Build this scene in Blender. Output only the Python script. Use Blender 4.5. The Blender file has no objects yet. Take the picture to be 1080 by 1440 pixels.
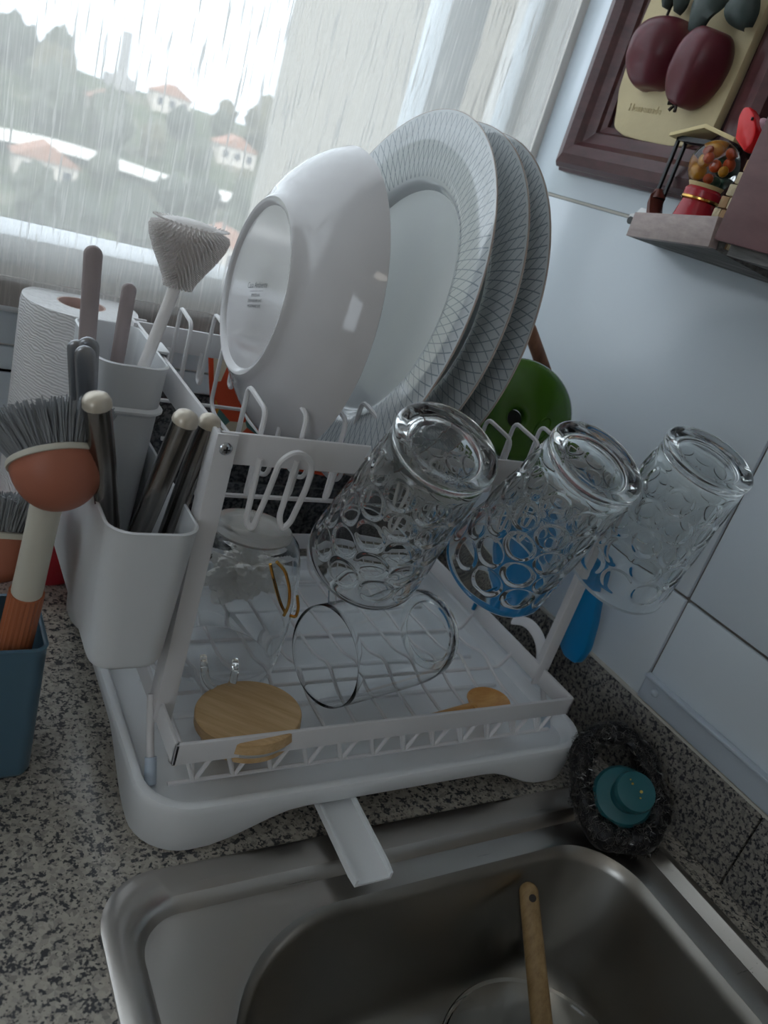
import bpy, bmesh, math, random
from mathutils import Vector, Matrix, noise
random.seed(7)
PI = math.pi
scene = bpy.context.scene
COL = scene.collection

# ------------------------------------------------------------ camera, sky, sun, exposure
F_PX = 1117.0
CAM_R = Matrix(((0.84027075, -0.45914033, 0.2883318),
                (0.04256809, -0.47430137, -0.8793328),
                (0.54049331, 0.75115136, -0.37899684)))   # world -> camera (x right, y down, z forward)
CAM_C = Vector((0.0, 0.0, 0.46))
cd = bpy.data.cameras.new('camera')
cam = bpy.data.objects.new('camera', cd)
COL.objects.link(cam)
cd.sensor_fit = 'VERTICAL'; cd.sensor_height = 36.0; cd.sensor_width = 27.0
cd.lens = 36.0 * F_PX / 1440.0
cd.clip_start = 0.02; cd.clip_end = 900
r0, r1, r2 = CAM_R[0], CAM_R[1], CAM_R[2]
cam.matrix_world = Matrix(((r0[0], -r1[0], -r2[0], CAM_C[0]), (r0[1], -r1[1], -r2[1], CAM_C[1]),
                           (r0[2], -r1[2], -r2[2], CAM_C[2]), (0, 0, 0, 1)))
scene.camera = cam
cd.dof.use_dof = True; cd.dof.focus_distance = .58; cd.dof.aperture_fstop = 9.0

world = bpy.data.worlds.new('sky'); scene.world = world
world.use_nodes = True
bg = world.node_tree.nodes['Background']
bg.inputs['Color'].default_value = (0.80, 0.90, 1.0, 1)
bg.inputs['Strength'].default_value = 2.2

sl = bpy.data.lights.new('sun', 'SUN'); sl.energy = 2.0; sl.angle = 0.02; sl.color = (1, .95, .86)
sun = bpy.data.objects.new('sun', sl); COL.objects.link(sun)
sun.rotation_euler = Vector((0.45, 0.75, -0.8)).to_track_quat('-Z', 'Y').to_euler()
sun.location = (-5, -8, 12)

scene.view_settings.view_transform = 'Standard'
scene.view_settings.look = 'None'
scene.view_settings.exposure = 0.50
scene.view_settings.gamma = 1.0
scene.view_settings.use_curve_mapping = False
cy = scene.cycles
cy.max_bounces = 20; cy.transmission_bounces = 16; cy.transparent_max_bounces = 20
cy.diffuse_bounces = 6; cy.glossy_bounces = 8
cy.sample_clamp_indirect = 6.0
cy.use_denoising = True

# ------------------------------------------------------------ helpers
def ray(px, py):
    v = Vector(((px - 540) / F_PX, (py - 720) / F_PX, 1.0))
    return CAM_R.transposed() @ v
def at(px, py, X=None, Y=None, Z=None):
    """a point of the real place seen at a pixel, on the plane x=X, y=Y or z=Z"""
    r = ray(px, py)
    if X is not None: t = (X - CAM_C[0]) / r[0]
    elif Y is not None: t = (Y - CAM_C[1]) / r[1]
    else: t = (Z - CAM_C[2]) / r[2]
    return CAM_C + r * t

MW = {}
def link(o): COL.objects.link(o); return o
def empty(name, loc=(0, 0, 0), rot=None):
    o = bpy.data.objects.new(name, None); link(o)
    M = Matrix.Translation(Vector(loc))
    if rot is not None: M = M @ rot.to_4x4()
    o.matrix_world = M; MW[o.name] = M
    o.empty_display_size = 0.02
    return o
def tag(o, label=None, cat=None, group=None, kind=None):
    if label: o['label'] = label
    if cat: o['category'] = cat
    if group: o['group'] = group
    if kind: o['kind'] = kind
    return o
def thing(name, label, cat, loc=(0, 0, 0), rot=None, group=None):
    return tag(empty(name, loc, rot), label, cat, group)
def mesh(name, vf, mat, parent=None, smooth=True, ang=38, local=False):
    """one mesh object; vf in world coordinates unless local"""
    V, F = vf
    V = [Vector(v) for v in V]
    if parent is not None:
        M = MW[parent.name]
        if not local:
            Mi = M.inverted(); V = [Mi @ v for v in V]
    else:
        lo = Vector((min(v.x for v in V), min(v.y for v in V), min(v.z for v in V)))
        hi = Vector((max(v.x for v in V), max(v.y for v in V), max(v.z for v in V)))
        off = Vector(((lo.x + hi.x) / 2, (lo.y + hi.y) / 2, lo.z)); V = [v - off for v in V]
    me = bpy.data.meshes.new(name)
    me.from_pydata([tuple(v) for v in V], [], F)
    bm = bmesh.new(); bm.from_mesh(me); bmesh.ops.recalc_face_normals(bm, faces=bm.faces); bm.to_mesh(me); bm.free()
    if smooth:
        me.polygons.foreach_set('use_smooth', [True] * len(me.polygons))
        me.set_sharp_from_angle(angle=math.radians(ang))
    me.materials.append(mat)
    o = bpy.data.objects.new(name, me); link(o)
    if parent is not None:
        o.parent = parent; MW[o.name] = M
    else:
        o.location = off; MW[o.name] = Matrix.Translation(off)
    return o
def structure(name, vf, mat, parent=None, **k):
    o = mesh(name, vf, mat, parent, **k)
    if parent is None: o['kind'] = 'structure'
    return o
def join(*vfs):
    V = []; F = []
    for v, f in vfs:
        n = len(V); V += [Vector(x) for x in v]; F += [[i + n for i in q] for q in f]
    return V, F
def xf(vf, M):
    return [M @ Vector(v) for v in vf[0]], vf[1]
def box(x0, x1, y0, y1, z0, z1, bev=0.0, seg=2):
    bm = bmesh.new(); bmesh.ops.create_cube(bm, size=1)
    for v in bm.verts:
        v.co = Vector((x0 + (v.co.x + .5) * (x1 - x0), y0 + (v.co.y + .5) * (y1 - y0), z0 + (v.co.z + .5) * (z1 - z0)))
    if bev > 0:
        bmesh.ops.bevel(bm, geom=bm.edges[:], offset=bev, segments=seg, profile=.5, affect='EDGES')
    return bm2(bm)
def bm2(bm):
    bm.verts.index_update()
    V = [v.co.copy() for v in bm.verts]; F = [[v.index for v in f.verts] for f in bm.faces]; bm.free(); return V, F
def hexa(p, bev=0.0):
    """box from 8 corners: bottom four (ccw) then top four"""
    F = [[3, 2, 1, 0], [4, 5, 6, 7], [0, 1, 5, 4], [1, 2, 6, 5], [2, 3, 7, 6], [3, 0, 4, 7]]
    bm = bmesh.new(); vs = [bm.verts.new(Vector(q)) for q in p]
    for q in F: bm.faces.new([vs[i] for i in q])
    if bev: bmesh.ops.bevel(bm, geom=bm.edges[:], offset=bev, segments=2, profile=.5, affect='EDGES')
    return bm2(bm)
def beam(a, b, w, d, up=(0, 0, 1), bev=0.0):
    """bar of section w (sideways) x d (along up) from a to b"""
    a = Vector(a); b = Vector(b); t = (b - a).normalized(); u = Vector(up); u = (u - t * u.dot(t)).normalized(); s = t.cross(u)
    p = []
    for q in (a, b):
        p += [q - s * w / 2 - u * d / 2, q + s * w / 2 - u * d / 2, q + s * w / 2 + u * d / 2, q - s * w / 2 + u * d / 2]
    return hexa(p, bev)
def fillet(pts, rad, seg=5):
    P = [Vector(p) for p in pts]; out = [P[0]]
    for i in range(1, len(P) - 1):
        a, b, c = P[i - 1], P[i], P[i + 1]
        d1 = a - b; d2 = c - b; r = min(rad, d1.length * .49, d2.length * .49)
        p, q = b + d1.normalized() * r, b + d2.normalized() * r
        for k in range(seg + 1):
            t = k / seg; out.append((1 - t) ** 2 * p + 2 * t * (1 - t) * b + t * t * q)
    out.append(P[-1]); return out
def tube(pts, r, n=8, closed=False, caps=True, radii=None, flat=1.0):
    P = [Vector(p) for p in pts]; N = len(P); V = []; F = []
    t0 = (P[1] - P[0]).normalized()
    u = t0.orthogonal().normalized()
    for i in range(N):
        if closed: t = (P[(i + 1) % N] - P[i - 1]).normalized()
        else: t = (P[min(i + 1, N - 1)] - P[max(i - 1, 0)]).normalized()
        u = (u - t * u.dot(t)); u = u.normalized() if u.length > 1e-9 else t.orthogonal().normalized()
        w = t.cross(u); rr = radii[i] if radii else r
        for k in range(n):
            a = 2 * PI * k / n; V.append(P[i] + (u * math.cos(a) + w * math.sin(a) * flat) * rr)
    M = N if closed else N - 1
    for i in range(M):
        for k in range(n):
            j = (i + 1) % N
            F.append([i * n + k, i * n + (k + 1) % n, j * n + (k + 1) % n, j * n + k])
    if caps and not closed:
        F.append(list(range(n))[::-1]); F.append([(N - 1) * n + k for k in range(n)])
    return V, F
def lathe(prof, n=48, closed=False, sx=1.0, sy=1.0):
    V = []; F = []; idx = []
    for r, z in prof:
        if r < 1e-7: idx.append([len(V)]); V.append(Vector((0, 0, z)))
        else:
            idx.append(list(range(len(V), len(V) + n)))
            V += [Vector((r * sx * math.cos(2 * PI * k / n), r * sy * math.sin(2 * PI * k / n), z)) for k in range(n)]
    pairs = list(zip(idx, idx[1:])) + ([(idx[-1], idx[0])] if closed else [])
    for a, b in pairs:
        if len(a) == 1 and len(b) == 1: continue
        for k in range(n):
            if len(a) == 1: F.append([a[0], b[k], b[(k + 1) % n]])
            elif len(b) == 1: F.append([a[k], a[(k + 1) % n], b[0]])
            else: F.append([a[k], a[(k + 1) % n], b[(k + 1) % n], b[k]])
    return V, F
def rrect(x0, x1, y0, y1, rad, z, seg=6, edge=1):
    """rounded rectangle ring; rad may be four radii: (x1,y1),(x0,y1),(x0,y0),(x1,y0)"""
    R = rad if isinstance(rad, (tuple, list)) else (rad,) * 4
    cs = [(x1, y1, 0, -1, -1), (x0, y1, 90, 1, -1), (x0, y0, 180, 1, 1), (x1, y0, 270, -1, 1)]
    out = []
    for (cx, cy_, a0, sx, sy), r in zip(cs, R):
        for k in range(seg + 1):
            a = math.radians(a0 + 90 * k / seg)
            out.append(Vector((cx + sx * r + r * math.cos(a), cy_ + sy * r + r * math.sin(a), z)))
    if edge > 1:
        o2 = []
        for i, p in enumerate(out):
            o2.append(p)
            if i % (seg + 1) == seg:
                q = out[(i + 1) % len(out)]
                for k in range(1, edge): o2.append(p.lerp(q, k / edge))
        out = o2
    return out
def loft(rings, cap0=False, cap1=False, wrap=False):
    n = len(rings[0]); V = [v for r in rings for v in r]; F = []
    m = len(rings)
    for i in range(m if wrap else m - 1):
        j = (i + 1) % m
        for k in range(n):
            F.append([i * n + k, i * n + (k + 1) % n, j * n + (k + 1) % n, j * n + k])
    if cap0: F.append(list(range(n))[::-1])
    if cap1: F.append([(m - 1) * n + k for k in range(n)])
    return V, F
def prism(outline, axis_vec, M=None):
    """extrude a closed 3-D outline by a vector"""
    P = [Vector(p) for p in outline]; Q = [p + Vector(axis_vec) for p in P]; n = len(P)
    return P + Q, [list(range(n))[::-1], list(range(n, 2 * n))] + [[k, (k + 1) % n, n + (k + 1) % n, n + k] for k in range(n)]
def bevelled(vf, off, seg=2, ang=30):
    bm = bmesh.new(); vs = [bm.verts.new(v) for v in vf[0]]
    for q in vf[1]: bm.faces.new([vs[i] for i in q])
    bmesh.ops.recalc_face_normals(bm, faces=bm.faces)
    ed = [e for e in bm.edges if e.calc_face_angle(0) > math.radians(ang)]
    bmesh.ops.bevel(bm, geom=ed, offset=off, segments=seg, profile=.5, affect='EDGES')
    return bm2(bm)
def sphere(c, r, sx=1, sy=1, sz=1, u=24, v=14):
    V, F = lathe([(max(0, r * math.sin(PI * k / v)) if 0 < k < v else 0, -r * math.cos(PI * k / v)) for k in range(v + 1)], u)
    return [Vector((p.x * sx, p.y * sy, p.z * sz)) + Vector(c) for p in V], F
def ico(sub, r=1.0):
    bm = bmesh.new(); bmesh.ops.create_icosphere(bm, subdivisions=sub, radius=r); return bm2(bm)
def frame_rot(z, x=None):
    z = Vector(z).normalized(); x = Vector(x) if x is not None else z.orthogonal()
    x = (x - z * x.dot(z)).normalized(); y = z.cross(x)
    return Matrix((x, y, z)).transposed()
def text_vf(s, size, M, depth=0.0):
    cu = bpy.data.curves.new('txt', 'FONT'); cu.body = s; cu.size = size; cu.align_x = 'CENTER'; cu.extrude = depth
    cu.resolution_u = 2
    o = bpy.data.objects.new('txt', cu); COL.objects.link(o)
    me = bpy.data.meshes.new_from_object(o)
    V = [M @ v.co for v in me.vertices]; F = [list(p.vertices) for p in me.polygons]
    bpy.data.objects.remove(o); bpy.data.curves.remove(cu); bpy.data.meshes.remove(me)
    return V, F
def copy_tree(o, parent=None, M=None):
    c = o.copy(); COL.objects.link(c); c.parent = parent
    if M is not None: c.matrix_world = M; MW[c.name] = M
    elif parent is not None: MW[c.name] = MW[parent.name]
    for ch in [x for x in bpy.data.objects if x.parent == o]: copy_tree(ch, c)
    return c

# ------------------------------------------------------------ materials
def mat_new(name):
    m = bpy.data.materials.new(name); m.use_nodes = True
    nt = m.node_tree; b = nt.nodes['Principled BSDF']
    return m, nt, b
def N(nt, t, **k):
    n = nt.nodes.new(t)
    for a, v in k.items():
        if hasattr(n, a): setattr(n, a, v)
        else: n.inputs[a.replace('_', ' ')].default_value = v
    return n
def pm(name, col, rough=.5, metal=0, spec=.5, var=0.0, scale=30, bump=0.0, bscale=200, coat=0, trans=0, ior=1.45, sub=0, stretch=None):
    m, nt, b = mat_new(name)
    b.inputs['Base Color'].default_value = (*col, 1); b.inputs['Roughness'].default_value = rough
    b.inputs['Metallic'].default_value = metal; b.inputs['Specular IOR Level'].default_value = spec
    b.inputs['Coat Weight'].default_value = coat; b.inputs['Transmission Weight'].default_value = trans
    b.inputs['IOR'].default_value = ior
    b.inputs['Subsurface Weight'].default_value = sub
    tc = N(nt, 'ShaderNodeTexCoord'); src = tc.outputs['Object']
    if stretch:
        mp = N(nt, 'ShaderNodeMapping'); mp.inputs['Scale'].default_value = stretch; nt.links.new(src, mp.inputs['Vector']); src = mp.outputs[0]
    if var > 0:
        no = N(nt, 'ShaderNodeTexNoise', Scale=scale, Detail=5.0, Roughness=.6); nt.links.new(src, no.inputs['Vector'])
        mx = N(nt, 'ShaderNodeMix'); mx.data_type = 'RGBA'
        mx.inputs[6].default_value = (*[c * (1 - var) for c in col], 1); mx.inputs[7].default_value = (*[min(1, c * (1 + var)) for c in col], 1)
        nt.links.new(no.outputs['Fac'], mx.inputs[0]); nt.links.new(mx.outputs[2], b.inputs['Base Color'])
    if bump > 0:
        nb = N(nt, 'ShaderNodeTexNoise', Scale=bscale, Detail=3.0); nt.links.new(src, nb.inputs['Vector'])
        bp = N(nt, 'ShaderNodeBump', Strength=bump, Distance=.002); nt.links.new(nb.outputs['Fac'], bp.inputs['Height']); nt.links.new(bp.outputs[0], b.inputs['Normal'])
    return m
def ramp(nt, src, stops, interp='LINEAR'):
    r = N(nt, 'ShaderNodeValToRGB'); r.color_ramp.interpolation = interp
    el = r.color_ramp.elements
    el[0].position, el[0].color = stops[0][0], (*stops[0][1], 1)
    el[1].position, el[1].color = stops[-1][0], (*stops[-1][1], 1)
    for p, c in stops[1:-1]:
        e = el.new(p); e.color = (*c, 1)
    nt.links.new(src, r.inputs[0]); return r
def mixc(nt, fac, a, b, blend='MIX'):
    m = N(nt, 'ShaderNodeMix'); m.data_type = 'RGBA'; m.blend_type = blend
    for i, x in ((0, fac), (6, a), (7, b)):
        if hasattr(x, 'is_linked'): nt.links.new(x, m.inputs[i])
        elif isinstance(x, (int, float)): m.inputs[i].default_value = x
        else: m.inputs[i].default_value = (*x, 1)
    return m.outputs[2]
def math_(nt, op, a, b=None, c=None):
    n = N(nt, 'ShaderNodeMath'); n.operation = op
    for i, x in enumerate((a, b, c)):
        if x is None: continue
        if hasattr(x, 'is_linked'): nt.links.new(x, n.inputs[i])
        else: n.inputs[i].default_value = x
    return n.outputs[0]

def granite(name, light, mid, dark, amount=.5):
    m, nt, b = mat_new(name)
    tc = N(nt, 'ShaderNodeTexCoord'); src = tc.outputs['Object']
    v = N(nt, 'ShaderNodeTexVoronoi', Scale=340.0); nt.links.new(src, v.inputs['Vector'])
    sx = N(nt, 'ShaderNodeSeparateColor'); nt.links.new(v.outputs['Color'], sx.inputs[0])
    base = ramp(nt, sx.outputs[0], [(0, mid), (.5, light), (1, tuple(c * .75 for c in light))])
    n1 = N(nt, 'ShaderNodeTexNoise', Scale=215.0, Detail=2.0, Roughness=.6); nt.links.new(src, n1.inputs['Vector'])
    n2 = N(nt, 'ShaderNodeTexNoise', Scale=460.0, Detail=1.0); nt.links.new(src, n2.inputs['Vector'])
    s = math_(nt, 'ADD', math_(nt, 'MULTIPLY', n1.outputs['Fac'], .65), math_(nt, 'MULTIPLY', n2.outputs['Fac'], .35))
    mask = ramp(nt, s, [(amount - .035, (1, 1, 1)), (amount + .035, (0, 0, 0))])
    c = mixc(nt, mask.outputs[0], base.outputs[0], dark)
    n3 = N(nt, 'ShaderNodeTexNoise', Scale=14.0, Detail=2.0); nt.links.new(src, n3.inputs['Vector'])
    c = mixc(nt, math_(nt, 'MULTIPLY', n3.outputs['Fac'], .35), c, mid)
    nt.links.new(c, b.inputs['Base Color']); b.inputs['Roughness'].default_value = .22
    return m
def woodmat(name, a, bcol, rough=.5, stretch=(6, 60, 60), scale=3.0):
    m, nt, b = mat_new(name)
    tc = N(nt, 'ShaderNodeTexCoord'); mp = N(nt, 'ShaderNodeMapping'); mp.inputs['Scale'].default_value = stretch
    nt.links.new(tc.outputs['Object'], mp.inputs['Vector'])
    n = N(nt, 'ShaderNodeTexNoise', Scale=scale, Detail=6.0, Roughness=.65); nt.links.new(mp.outputs[0], n.inputs['Vector'])
    r = ramp(nt, n.outputs['Fac'], [(.3, a), (.7, bcol)])
    nt.links.new(r.outputs[0], b.inputs['Base Color']); b.inputs['Roughness'].default_value = rough
    bp = N(nt, 'ShaderNodeBump', Strength=.15, Distance=.001); nt.links.new(n.outputs['Fac'], bp.inputs['Height']); nt.links.new(bp.outputs[0], b.inputs['Normal'])
    return m
def brushed(name, col, rough=.32, stretch=(4, 160, 160)):
    m, nt, b = mat_new(name)
    b.inputs['Metallic'].default_value = 1; b.inputs['Base Color'].default_value = (*col, 1)
    tc = N(nt, 'ShaderNodeTexCoord'); mp = N(nt, 'ShaderNodeMapping'); mp.inputs['Scale'].default_value = stretch
    nt.links.new(tc.outputs['Object'], mp.inputs['Vector'])
    n = N(nt, 'ShaderNodeTexNoise', Scale=5.0, Detail=4.0); nt.links.new(mp.outputs[0], n.inputs['Vector'])
    r = N(nt, 'ShaderNodeMapRange'); r.inputs[3].default_value = rough - .02; r.inputs[4].default_value = rough + .03
    nt.links.new(n.outputs['Fac'], r.inputs[0]); nt.links.new(r.outputs[0], b.inputs['Roughness'])
    return m
def glassmat(name, col=(1, 1, 1), rough=0.0, ior=1.48):
    m, nt, b = mat_new(name)
    b.inputs['Base Color'].default_value = (*col, 1); b.inputs['Roughness'].default_value = rough
    b.inputs['Transmission Weight'].default_value = 1; b.inputs['IOR'].default_value = ior
    return m

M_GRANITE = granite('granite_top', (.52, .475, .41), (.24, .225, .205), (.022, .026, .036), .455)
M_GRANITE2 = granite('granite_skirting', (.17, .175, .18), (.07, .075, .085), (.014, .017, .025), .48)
M_GRANITE3 = granite('shaded_granite_skirting', (.30, .28, .25), (.14, .135, .13), (.018, .02, .028), .47)  # counter granite darkened for the side wall, shade put into the colour
M_TILE = pm('white_glazed_tile', (.66, .72, .77), .16, var=.02, scale=4)
M_GROUT = pm('grout', (.20, .18, .165), .85, var=.2, scale=60)
M_GROUT_L = pm('pale_grout', (.52, .50, .45), .85, var=.1, scale=60)
M_PAINT = pm('white_wall_paint', (.80, .77, .72), .7)
M_CEIL = pm('ceiling_paint', (.86, .83, .78), .8)
M_FLOOR = pm('floor_tile', (.36, .33, .30), .45, var=.1, scale=5)
M_FRAME_W = pm('white_window_frame', (.72, .77, .80), .3)
M_SILL = pm('white_sill', (.74, .77, .78), .3)
M_PLASTIC = pm('white_plastic', (.76, .78, .80), .38)
M_PLASTIC_T = pm('white_tray_plastic', (.80, .82, .84), .3)
M_COATED = pm('white_powder_coat', (.70, .69, .70), .42)
M_WIRE = pm('white_coated_wire', (.74, .73, .74), .36)
M_RUBBER = pm('pale_blue_rubber', (.50, .58, .68), .5)
M_CHROME = pm('chrome', (.55, .57, .60), .14, metal=1)
M_STEEL = brushed('brushed_sink_steel', (.50, .475, .445), .28, (3, 120, 120))
M_STEEL_SHADE = brushed('shaded_basin_steel', (.36, .345, .32), .30, (3, 60, 120))  # darker copy of the sink steel, basin shade put into the colour
M_CUT = pm('cutlery_steel', (.27, .255, .245), .22, metal=1)
M_CREAM = pm('cream_ferrule', (.60, .54, .45), .28, metal=.35)
M_CERAMIC = pm('white_porcelain', (.66, .68, .69), .08, coat=.3)
M_CERAMIC_W = pm('greyish_porcelain', (.59, .58, .59), .10, coat=.3)
M_TOPAZ = pm('taupe_plate_edge', (.42, .37, .33), .3)
M_GLASS = glassmat('clear_glass', (.97, .99, .985))
M_GLASS_T = glassmat('thin_clear_glass', (.99, 1, 1), ior=1.30)
M_PRINT = pm('dark_print', (.16, .17, .18), .5)
M_ORANGE = pm('terracotta_plastic', (.40, .14, .085), .45, bump=.0)
M_ORANGE2 = pm('orange_rubber', (.42, .135, .06), .5)
M_BEIGE = pm('beige_plastic', (.60, .575, .49), .42)
M_BRIST = pm('grey_nylon_bristle', (.30, .315, .335), .4, var=.35, scale=90)
M_BLUEBOX = pm('slate_blue_plastic', (.085, .17, .24), .32)
M_INSHADE = pm('painted_inside_shade', (.015, .018, .024), .5)  # near-black colour standing in for shade inside hollows
M_RED = pm('red_plastic', (.50, .03, .045), .35)
M_PAPER = pm('paper_towel', (.80, .80, .81), .95, bump=.5, bscale=350)
M_SILIC = pm('translucent_white_silicone', (.84, .81, .80), .45)
M_MAUVE = pm('mauve_silicone', (.34, .285, .285), .5)
M_BAMBOO = woodmat('bamboo', (.50, .30, .13), (.70, .49, .26), .5, (70, 6, 70), 2.2)
M_WOOD_O = woodmat('orange_wood', (.55, .24, .06), (.74, .42, .14), .45, (8, 60, 60))
M_WOOD_S = woodmat('old_spoon_wood', (.22, .13, .05), (.42, .28, .13), .55, (40, 40, 6))
M_WOOD_B = woodmat('brown_wood', (.15, .06, .03), (.30, .13, .07), .45, (40, 40, 6))
M_GASKET = pm('pale_gasket', (.45, .46, .46), .4)
M_GREEN = pm('glossy_green_plastic', (.05, .135, .012), .2)
M_BLUE = pm('blue_plastic', (.0, .19, .43), .28)
M_TEAL = pm('teal_plastic', (.018, .115, .135), .4, var=.1, scale=40)
M_WOOL = pm('steel_wool', (.018, .018, .02), .4, metal=.6)
M_WOOL2 = pm('steel_wool_fibre', (.17, .165, .16), .3, metal=.9)
M_CRUMB = pm('food_crumb', (.55, .42, .10), .6)
M_FRAME_D = woodmat('mahogany_frame', (.045, .012, .014), (.10, .032, .034), .35, (30, 8, 30))
M_BACKING = pm('dark_frame_backing', (.035, .016, .022), .6)
M_PLAQUE = pm('cream_plaster', (.62, .52, .31), .6, var=.12, scale=25, bump=.5, bscale=70)
M_APPLE = pm('painted_dark_red_apple', (.115, .018, .028), .34, var=.45, scale=22)
M_LEAF = pm('painted_grey_green_leaf', (.042, .06, .055), .42, var=.3, scale=60, bump=.4, bscale=60)
M_STEM = pm('dark_stem', (.03, .022, .018), .6)
M_SHELF = woodmat('greyed_shelf_wood', (.28, .215, .205), (.42, .335, .31), .5, (60, 8, 60), 3)
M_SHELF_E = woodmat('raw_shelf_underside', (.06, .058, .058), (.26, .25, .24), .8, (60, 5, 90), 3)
M_CAB = woodmat('red_brown_cabinet', (.105, .04, .045), (.17, .075, .078), .4, (20, 8, 20), 2)
M_REDM = pm('red_enamel', (.40, .02, .035), .25)
M_GOLD = pm('gold', (.72, .42, .12), .2, metal=1)
M_BLACK = pm('black_plastic', (.012, .012, .014), .3)
M_YELLOW = pm('cream_yellow_plastic', (.68, .55, .28), .45)
M_BROWNP = pm('brown_leather', (.12, .03, .022), .35)
M_SILVER = pm('silver_plastic', (.45, .46, .47), .3, metal=.6)
M_WHITE = pm('white_glossy', (.8, .8, .8), .3)
M_STONE = pm('cream_stone', (.50, .41, .27), .8, var=.3, scale=150, bump=.6, bscale=250)
M_STONE_D = pm('tan_stone', (.33, .20, .10), .8, var=.3, scale=150)
M_BRIGHTRED = pm('bright_red_plastic', (.75, .012, .018), .22)
M_PINK = pm('pink_plastic', (.7, .42, .5), .4)
M_GLOBE_Y = pm('yellow_candy', (.75, .33, .02), .3)
M_GLOBE_O = pm('orange_candy', (.65, .10, .02), .3)
M_GLOBE_G = pm('dark_candy', (.03, .10, .06), .3)
M_ALU = pm('white_painted_metal', (.52, .58, .65), .3)
M_CLOTH = pm('white_cotton_cloth', (.78, .76, .73), .9, bump=.6, bscale=260)
M_PEACH = pm('peach_paper', (.66, .52, .47), .8)

def plate_material():
    m, nt, b = mat_new('patterned_porcelain')
    tc = N(nt, 'ShaderNodeTexCoord'); sp = N(nt, 'ShaderNodeSeparateXYZ'); nt.links.new(tc.outputs['Object'], sp.inputs[0])
    x, y = sp.outputs[0], sp.outputs[1]
    th = math_(nt, 'DIVIDE', math_(nt, 'ARCTAN2', y, x), 2 * PI)
    r = math_(nt, 'SQRT', math_(nt, 'ADD', math_(nt, 'MULTIPLY', x, x), math_(nt, 'MULTIPLY', y, y)))
    rr = math_(nt, 'MULTIPLY', math_(nt, 'SUBTRACT', r, .094), 44.0)
    def lines(sgn):
        k = math_(nt, 'ADD', math_(nt, 'MULTIPLY', th, 104.0), math_(nt, 'MULTIPLY', rr, sgn))
        f = math_(nt, 'ABSOLUTE', math_(nt, 'SUBTRACT', math_(nt, 'FRACT', k), .5))
        return math_(nt, 'LESS_THAN', f, .062)
    ln = math_(nt, 'MAXIMUM', lines(1.0), lines(-1.0))
    band = math_(nt, 'MULTIPLY', math_(nt, 'GREATER_THAN', r, .0945), math_(nt, 'LESS_THAN', r, .1375))
    edge = math_(nt, 'GREATER_THAN', r, .1392)
    c = mixc(nt, math_(nt, 'MULTIPLY', math_(nt, 'MULTIPLY', ln, band), .75), (.60, .635, .65), (.19, .235, .275))
    c = mixc(nt, edge, c, (.40, .34, .30))
    nt.links.new(c, b.inputs['Base Color']); b.inputs['Roughness'].default_value = .07; b.inputs['Coat Weight'].default_value = .4
    return m
M_PLATE = plate_material()

def blind_material():
    m, nt, b = mat_new('sheer_streaked_blind_fabric')
    nt.nodes.remove(b); out = nt.nodes['Material Output']
    tc = N(nt, 'ShaderNodeTexCoord'); mp = N(nt, 'ShaderNodeMapping'); mp.inputs['Scale'].default_value = (330, 1, 15)
    nt.links.new(tc.outputs['Object'], mp.inputs['Vector'])
    n1 = N(nt, 'ShaderNodeTexNoise', Scale=1.0, Detail=3.0, Roughness=.55, Distortion=.25); nt.links.new(mp.outputs[0], n1.inputs['Vector'])
    mp2 = N(nt, 'ShaderNodeMapping'); mp2.inputs['Scale'].default_value = (520, 1, 14); nt.links.new(tc.outputs['Object'], mp2.inputs['Vector'])
    n2 = N(nt, 'ShaderNodeTexNoise', Scale=1.0, Detail=2.0); nt.links.new(mp2.outputs[0], n2.inputs['Vector'])
    streak = ramp(nt, n1.outputs['Fac'], [(.555, (0, 0, 0)), (.63, (1, 1, 1))])
    fine = ramp(nt, n2.outputs['Fac'], [(.45, (0, 0, 0)), (.7, (1, 1, 1))])
    dens = math_(nt, 'MAXIMUM', streak.outputs[0], math_(nt, 'MULTIPLY', fine.outputs[0], .4))
    tr = N(nt, 'ShaderNodeBsdfTransparent'); tl = N(nt, 'ShaderNodeBsdfTranslucent'); df = N(nt, 'ShaderNodeBsdfDiffuse')
    col = mixc(nt, dens, (.74, .73, .70), (.60, .59, .56))
    nt.links.new(col, tl.inputs[0]); nt.links.new(col, df.inputs[0])
    m1 = N(nt, 'ShaderNodeMixShader'); m1.inputs[0].default_value = .36
    nt.links.new(tl.outputs[0], m1.inputs[1]); nt.links.new(df.outputs[0], m1.inputs[2])
    m2 = N(nt, 'ShaderNodeMixShader')
    fac = math_(nt, 'ADD', .52, math_(nt, 'MULTIPLY', dens, .44)); nt.links.new(fac, m2.inputs[0])
    nt.links.new(tr.outputs[0], m2.inputs[1]); nt.links.new(m1.outputs[0], m2.inputs[2]); nt.links.new(m2.outputs[0], out.inputs['Surface'])
    return m
M_BLIND = blind_material()
M_HEM = pm('taupe_hem_bar', (.40, .36, .35), .6, var=.06, scale=200)

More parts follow.
